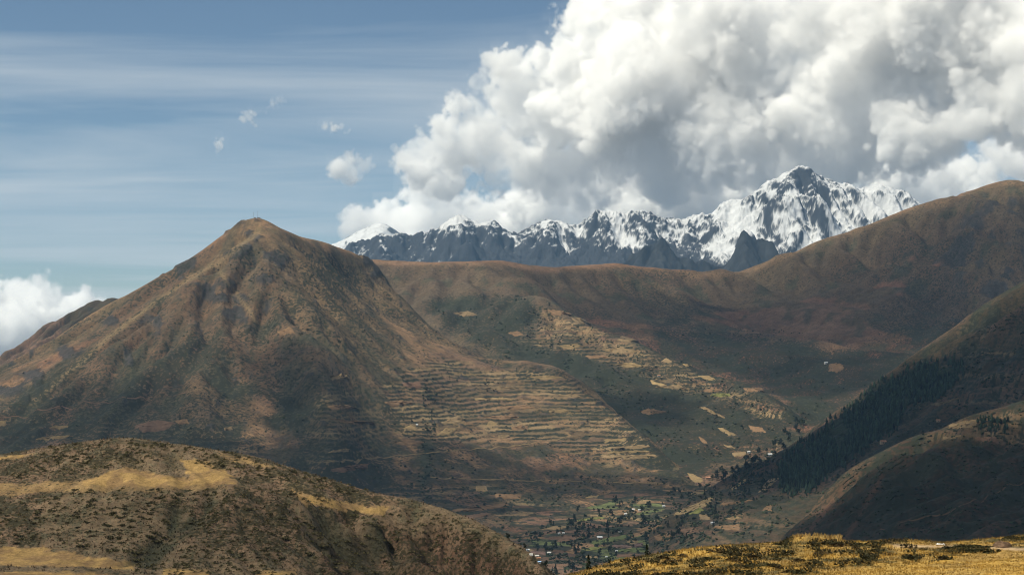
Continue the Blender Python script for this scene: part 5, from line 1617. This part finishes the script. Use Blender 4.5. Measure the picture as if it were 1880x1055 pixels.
def make_cloud(spheres, box, vox, dens_, amp=1.0, veil=0.0, cells=((520, .30), (260, .55), (130, .85), (65, 1.1), (42, 1.0)), bias=.42, edge=100.0, warp=1.0, flat=1.0):
    """A cloud of water vapour: density field of billowing puffs on a voxel grid."""
    (x0, x1), (y0, y1), (z0, z1) = box
    size = (x1 - x0, y1 - y0, z1 - z0)
    shp = [int(s / v) for s, v in zip(size, vox)]
    X = np.linspace(x0, x1, shp[0], dtype=np.float32)[:, None, None]
    Y = np.linspace(y0, y1, shp[1], dtype=np.float32)[None, :, None]
    Z = np.linspace(z0, z1, shp[2], dtype=np.float32)[None, None, :]
    W = [(noise3(shp, size, 900 * warp) * 110 + noise3(shp, size, 350 * warp) * 45) * warp for _ in range(3)]
    sdf = np.full(shp, 1e4, np.float32)
    for (px, py, D, r) in spheres:
        c = P(px, py, D * 1000)
        R = r / F * D * 1000
        m = 1.6 * R + 500
        s = tuple(slice(max(0, int((c[k] - m - lo) / size[k] * shp[k])), max(0, int((c[k] + m - lo) / size[k] * shp[k]) + 1)) for k, lo in enumerate((x0, y0, z0)))
        dx = X[s[0]] + W[0][s] - c[0]
        dy = (Y[:, s[1]] + W[1][s] - c[1]) / flat
        dz = Z[:, :, s[2]] + W[2][s] - c[2]
        sdf[s] = np.minimum(sdf[s], np.sqrt(dx * dx + dy * dy + dz * dz) - R)
    del W
    for cell, a in cells:
        sdf -= amp * a * cell * (np.abs(noise3(shp, size, cell)) - bias)
    den = np.clip(-sdf / edge, 0, 1)
    fr = noise3(shp, size, 420) + .7 * noise3(shp, size, 170) + .5 * noise3(shp, size, 80)
    den *= np.clip(.8 + .45 * fr, .15, 1.5)
    if veil:
        den += veil * np.clip(1 - sdf / 380, 0, 1) * np.clip(fr - .15, 0, 1.2)
    den *= dens_
    for k in (0, -1):
        den[k] = 0
        den[:, k] = 0
        den[:, :, k] = 0
    me = bpy.data.meshes.new('cloud')
    me.vertices.add(den.size)
    at = me.attributes.new('density', 'FLOAT', 'POINT')
    at.data.foreach_set('value', den.astype(np.float32).ravel())
    o = bpy.data.objects.new('cloud', me)
    COL.objects.link(o)
    ng = bpy.data.node_groups.new('cloud', 'GeometryNodeTree')
    ng.interface.new_socket('Geometry', in_out='INPUT', socket_type='NodeSocketGeometry')
    ng.interface.new_socket('Geometry', in_out='OUTPUT', socket_type='NodeSocketGeometry')
    N, K = ng.nodes.new, ng.links.new
    gi_, go_ = N('NodeGroupInput'), N('NodeGroupOutput')
    vc, si, na, pos = N('GeometryNodeVolumeCube'), N('GeometryNodeSampleIndex'), N('GeometryNodeInputNamedAttribute'), N('GeometryNodeInputPosition')
    na.data_type = 'FLOAT'
    na.inputs[0].default_value = 'density'
    mn, mx = (x0, y0, z0), (x1, y1, z1)
    vc.inputs['Min'].default_value = mn
    vc.inputs['Max'].default_value = mx
    sep = N('ShaderNodeSeparateXYZ')
    K(pos.outputs[0], sep.inputs[0])
    idx = None
    for i in range(3):
        vc.inputs['Resolution ' + 'XYZ'[i]].default_value = shp[i]
        mr = N('ShaderNodeMapRange')
        for q, v in enumerate((mn[i], mx[i], 0, shp[i] - 1)):
            mr.inputs[1 + q].default_value = v
        K(sep.outputs[i], mr.inputs[0])
        fi_ = N('FunctionNodeFloatToInt')
        K(mr.outputs[0], fi_.inputs[0])
        im = N('FunctionNodeIntegerMath')
        im.operation = 'MULTIPLY'
        im.inputs[1].default_value = (shp[1] * shp[2], shp[2], 1)[i]
        K(fi_.outputs[0], im.inputs[0])
        if idx is None:
            idx = im.outputs[0]
        else:
            ad = N('FunctionNodeIntegerMath')
            K(idx, ad.inputs[0])
            K(im.outputs[0], ad.inputs[1])
            idx = ad.outputs[0]
    K(gi_.outputs[0], si.inputs['Geometry'])
    K(na.outputs[0], si.inputs['Value'])
    K(idx, si.inputs['Index'])
    K(si.outputs[0], vc.inputs['Density'])
    sm_ = N('GeometryNodeSetMaterial')
    sm_.inputs['Material'].default_value = M_cloud
    me.materials.append(M_cloud)
    K(vc.outputs[0], sm_.inputs[0])
    K(sm_.outputs[0], go_.inputs[0])
    o.modifiers.new('cloud', 'NODES').node_group = ng
    return o


def box_for(sph, pad):
    a = np.array([np.concatenate([P(x, y, D * 1000) - r / F * D * 1000, P(x, y, D * 1000) + r / F * D * 1000]) for x, y, D, r in sph])
    lo, hi = a[:, :3].min(0) - pad, a[:, 3:].max(0) + pad
    return tuple((lo[k], hi[k]) for k in range(3))


front = [(1085, 35, 72), (1120, -10, 95), (1060, 95, 62), (1000, 135, 58), (1090, 130, 85), (915, 128, 34), (945, 155, 60), (900, 190, 56), (860, 222, 52), (945, 215, 68), (828, 262, 54), (880, 270, 66), (780, 292, 54), (750, 314, 32), (812, 318, 54), (765, 330, 30),
         (1010, 205, 80), (1000, 280, 82), (930, 300, 66), (1100, 215, 105), (1080, 300, 85), (1180, 150, 110), (1200, 260, 105), (1200, 50, 100), (1290, 40, 90), (1300, 150, 115), (1320, 250, 105), (1400, 80, 110), (1420, 200, 110), (1500, 60, 110), (1530, 180, 110), (1430, 290, 80),
         (1620, 60, 120), (1640, 180, 105), (1550, 280, 80), (1740, 40, 120), (1760, 140, 110), (1670, 250, 80), (1850, 40, 120), (1870, 150, 110), (1960, 90, 130), (1980, 200, 120), (1880, 225, 60), (1800, 210, 60)]
front = [(x + 14, y + 4, r * .8) if x < 1130 else (x, y, r) for x, y, r in front]
SPH = [(x, y, 29.9 - .0034 * max(0, x - 1000) + .45 * math.sin(k * 2.3) + (0 if y > 120 else .4), r) for k, (x, y, r) in enumerate(front)]
rear = [(694, 410, 38), (724, 402, 46), (752, 420, 50), (668, 436, 28), (780, 350, 34), (800, 385, 50), (795, 350, 24), (850, 400, 54), (910, 400, 56), (965, 420, 52), (1000, 370, 60), (1060, 400, 62), (1110, 350, 70), (1170, 380, 66), (1230, 340, 76), (1290, 370, 70), (1340, 330, 66),
        (1400, 340, 66), (1460, 310, 62), (1520, 330, 62), (1580, 320, 56), (1640, 330, 56), (1700, 325, 50), (1745, 338, 44), (1830, 315, 40), (1860, 290, 44), (1910, 310, 66), (1795, 355, 34), (1960, 320, 70), (1250, 420, 66), (1400, 400, 66), (1540, 390, 56), (1100, 430, 60), (1700, 380, 50), (850, 440, 50), (930, 445, 50), (1010, 440, 50), (1330, 430, 60), (1620, 390, 50), (1790, 400, 40), (780, 440, 44)]
SPH += [(x, y, 32 + .4 * math.sin(k * 1.7), r) for k, (x, y, r) in enumerate(rear)]
cloud = make_cloud(SPH, ((-3100, 9800), (25900, 33300), (1000, 5950)), (23, 50, 23), 0.009, veil=.03, flat=.6, edge=70, amp=1.25)
tag(cloud, 'huge grey and white cumulus cloud heaped behind the snow peaks', 'cloud', kind='stuff')

bank = [(-60, 570, 70), (0, 575, 48), (40, 555, 46), (72, 545, 38), (20, 610, 60), (90, 585, 40), (130, 570, 34), (165, 558, 26), (190, 556, 18), (60, 630, 60), (150, 600, 40), (210, 565, 16)]
sp = [(x, y, 30 + .3 * math.sin(k), r) for k, (x, y, r) in enumerate(bank)]
cloud2 = make_cloud(sp, box_for(sp, 350), (24, 40, 24), 0.009, veil=.03, edge=70)
tag(cloud2, 'low white cumulus bank behind the far left ridge', 'cloud', kind='stuff')

small = [(625, 306, 20), (645, 296, 20), (640, 312, 22), (668, 306, 18), (655, 316, 16), (612, 316, 12)]
sp = [(x, y, 29 + .1 * math.sin(k), r) for k, (x, y, r) in enumerate(small)]
cloud3 = make_cloud(sp, box_for(sp, 350), (14, 24, 14), 0.008, amp=1.0, warp=.4, veil=.03, bias=.5, edge=60, cells=((200, .35), (100, .6), (50, .9)))
tag(cloud3, 'small puffy white cloud just left of the big cumulus', 'cloud', kind='stuff')
for pts_, lab in (([(448, 222, 8), (458, 216, 11), (464, 226, 9), (470, 207, 9), (480, 201, 8), (494, 195, 8), (506, 187, 12), (516, 186, 8)], 'thin hooked wisp of cloud in the open blue sky'),
                  ([(596, 233, 7), (612, 233, 8), (630, 234, 11), (642, 240, 8)], 'flat white cloud shred above the small puffy cloud'),
                  ([(396, 272, 8), (402, 264, 9), (408, 257, 7), (393, 278, 6)], 'tiny slanting cloud shred above the conical summit')):
    sp = [(x, y, 29, r * .8) for (x, y, r) in pts_]
    tag(make_cloud(sp, box_for(sp, 300), (10, 20, 10), 0.006, amp=1.0, warp=.3, veil=.03, edge=60, bias=.54, cells=((150, .35), (75, .7), (38, .9))), lab, 'cloud', kind='stuff')


# unseen clouds added overhead to lay the patches of shade on the slopes
def shade_cloud(ground, rx, ry, alt, seed, tau=2.2):
    c = np.array(ground) + SUN * (alt - ground[2]) / SUN[2]
    bm = 5
    n1, n2 = 48, 24
    th, ph = np.meshgrid(np.linspace(0, 2 * np.pi, n1, endpoint=False), np.linspace(-np.pi / 2, np.pi / 2, n2))
    dx, dy, dz = np.cos(ph) * np.cos(th), np.cos(ph) * np.sin(th), np.sin(ph)
    rr_ = 1 + .28 * fbm(dx * 2 + seed, dy * 2 + dz * 1.3, 1.0, 4, .6, off=seed)
    h = 170.0
    V = np.stack([c[0] + dx * rr_ * rx, c[1] + dy * rr_ * ry, c[2] + dz * rr_ * h * np.where(dz < 0, .5, 1)], -1).reshape(-1, 3)
    ii = np.arange(n1 * n2).reshape(n2, n1)
    nx = np.roll(ii, -1, 1)
    Q = np.stack([ii[:-1], nx[:-1], nx[1:], ii[1:]], -1).reshape(-1, 4)
    m = bpy.data.materials.new('shade_cloud_vapour')
    m.use_nodes = True
    m.node_tree.nodes.clear()
    o_ = m.node_tree.nodes.new('ShaderNodeOutputMaterial')
    v_ = m.node_tree.nodes.new('ShaderNodeVolumeScatter')
    v_.inputs['Density'].default_value = tau / (1.5 * h / SUN[2])
    v_.inputs['Anisotropy'].default_value = .3
    m.node_tree.links.new(v_.outputs[0], o_.inputs['Volume'])
    o = mesh_object('cloud', V, Q, m)
    return tag(o, 'unseen cloud added overhead to shade the slopes', 'cloud', 'unseen clouds added for shade', 'stuff')


SHADE = [((1740, 530, 7.1), 1000, 760, 1.7), ((1480, 620, 6.8), 760, 560, 1.25), ((1200, 560, 7.0), 520, 350, .9), ((1800, 690, 4.1), 700, 520, 3.5), ((1560, 820, 4.1), 480, 460, 2.8),
         ((1750, 915, 2.55), 540, 390, 4.0), ((518, 695, 4.62), 95, 170, 2.6), ((650, 900, 4.2), 380, 230, 2.4), ((960, 890, 4.5), 520, 170, 1.5), ((1100, 990, 3.75), 350, 260, .9), ((1540, 700, 6.1), 320, 380, 1.3), ((150, 800, 4.4), 420, 280, 1.3), ((1160, 750, 5.4), 150, 230, 1.6), ((300, 990, .54), 60, 50, .9)]
for k, (q, rx, ry, tau) in enumerate(SHADE):
    shade_cloud(P(q[0], q[1], q[2] * 1000), rx, ry, 2500 + 60 * (k % 4), 3.7 * k, tau)

# ================================================================== HAZE
hb = [(-14500, -2800, -500), (14500, -2800, -500), (14500, 25500, -500), (-14500, 25500, -500), (-14500, -2800, 1760), (14500, -2800, 1760), (14500, 25500, 1760), (-14500, 25500, 1760)]
M_haze = bpy.data.materials.new('haze_air')
M_haze.use_nodes = True
M_haze.node_tree.nodes.clear()
_o = M_haze.node_tree.nodes.new('ShaderNodeOutputMaterial')
_v = M_haze.node_tree.nodes.new('ShaderNodeVolumePrincipled')
_v.inputs['Color'].default_value = (0.34, 0.62, 1.0, 1)
_v.inputs['Density'].default_value = HAZE
_v.inputs['Anisotropy'].default_value = 0.0
M_haze.node_tree.links.new(_v.outputs[0], _o.inputs['Volume'])
haze = mesh_object('haze', np.array(hb, float), [[3, 2, 1, 0], [4, 5, 6, 7], [0, 1, 5, 4], [1, 2, 6, 5], [2, 3, 7, 6], [3, 0, 4, 7]], M_haze, smooth=False)
tag(haze, kind='stuff')
print('sky done', round(time.time() - T0, 1))
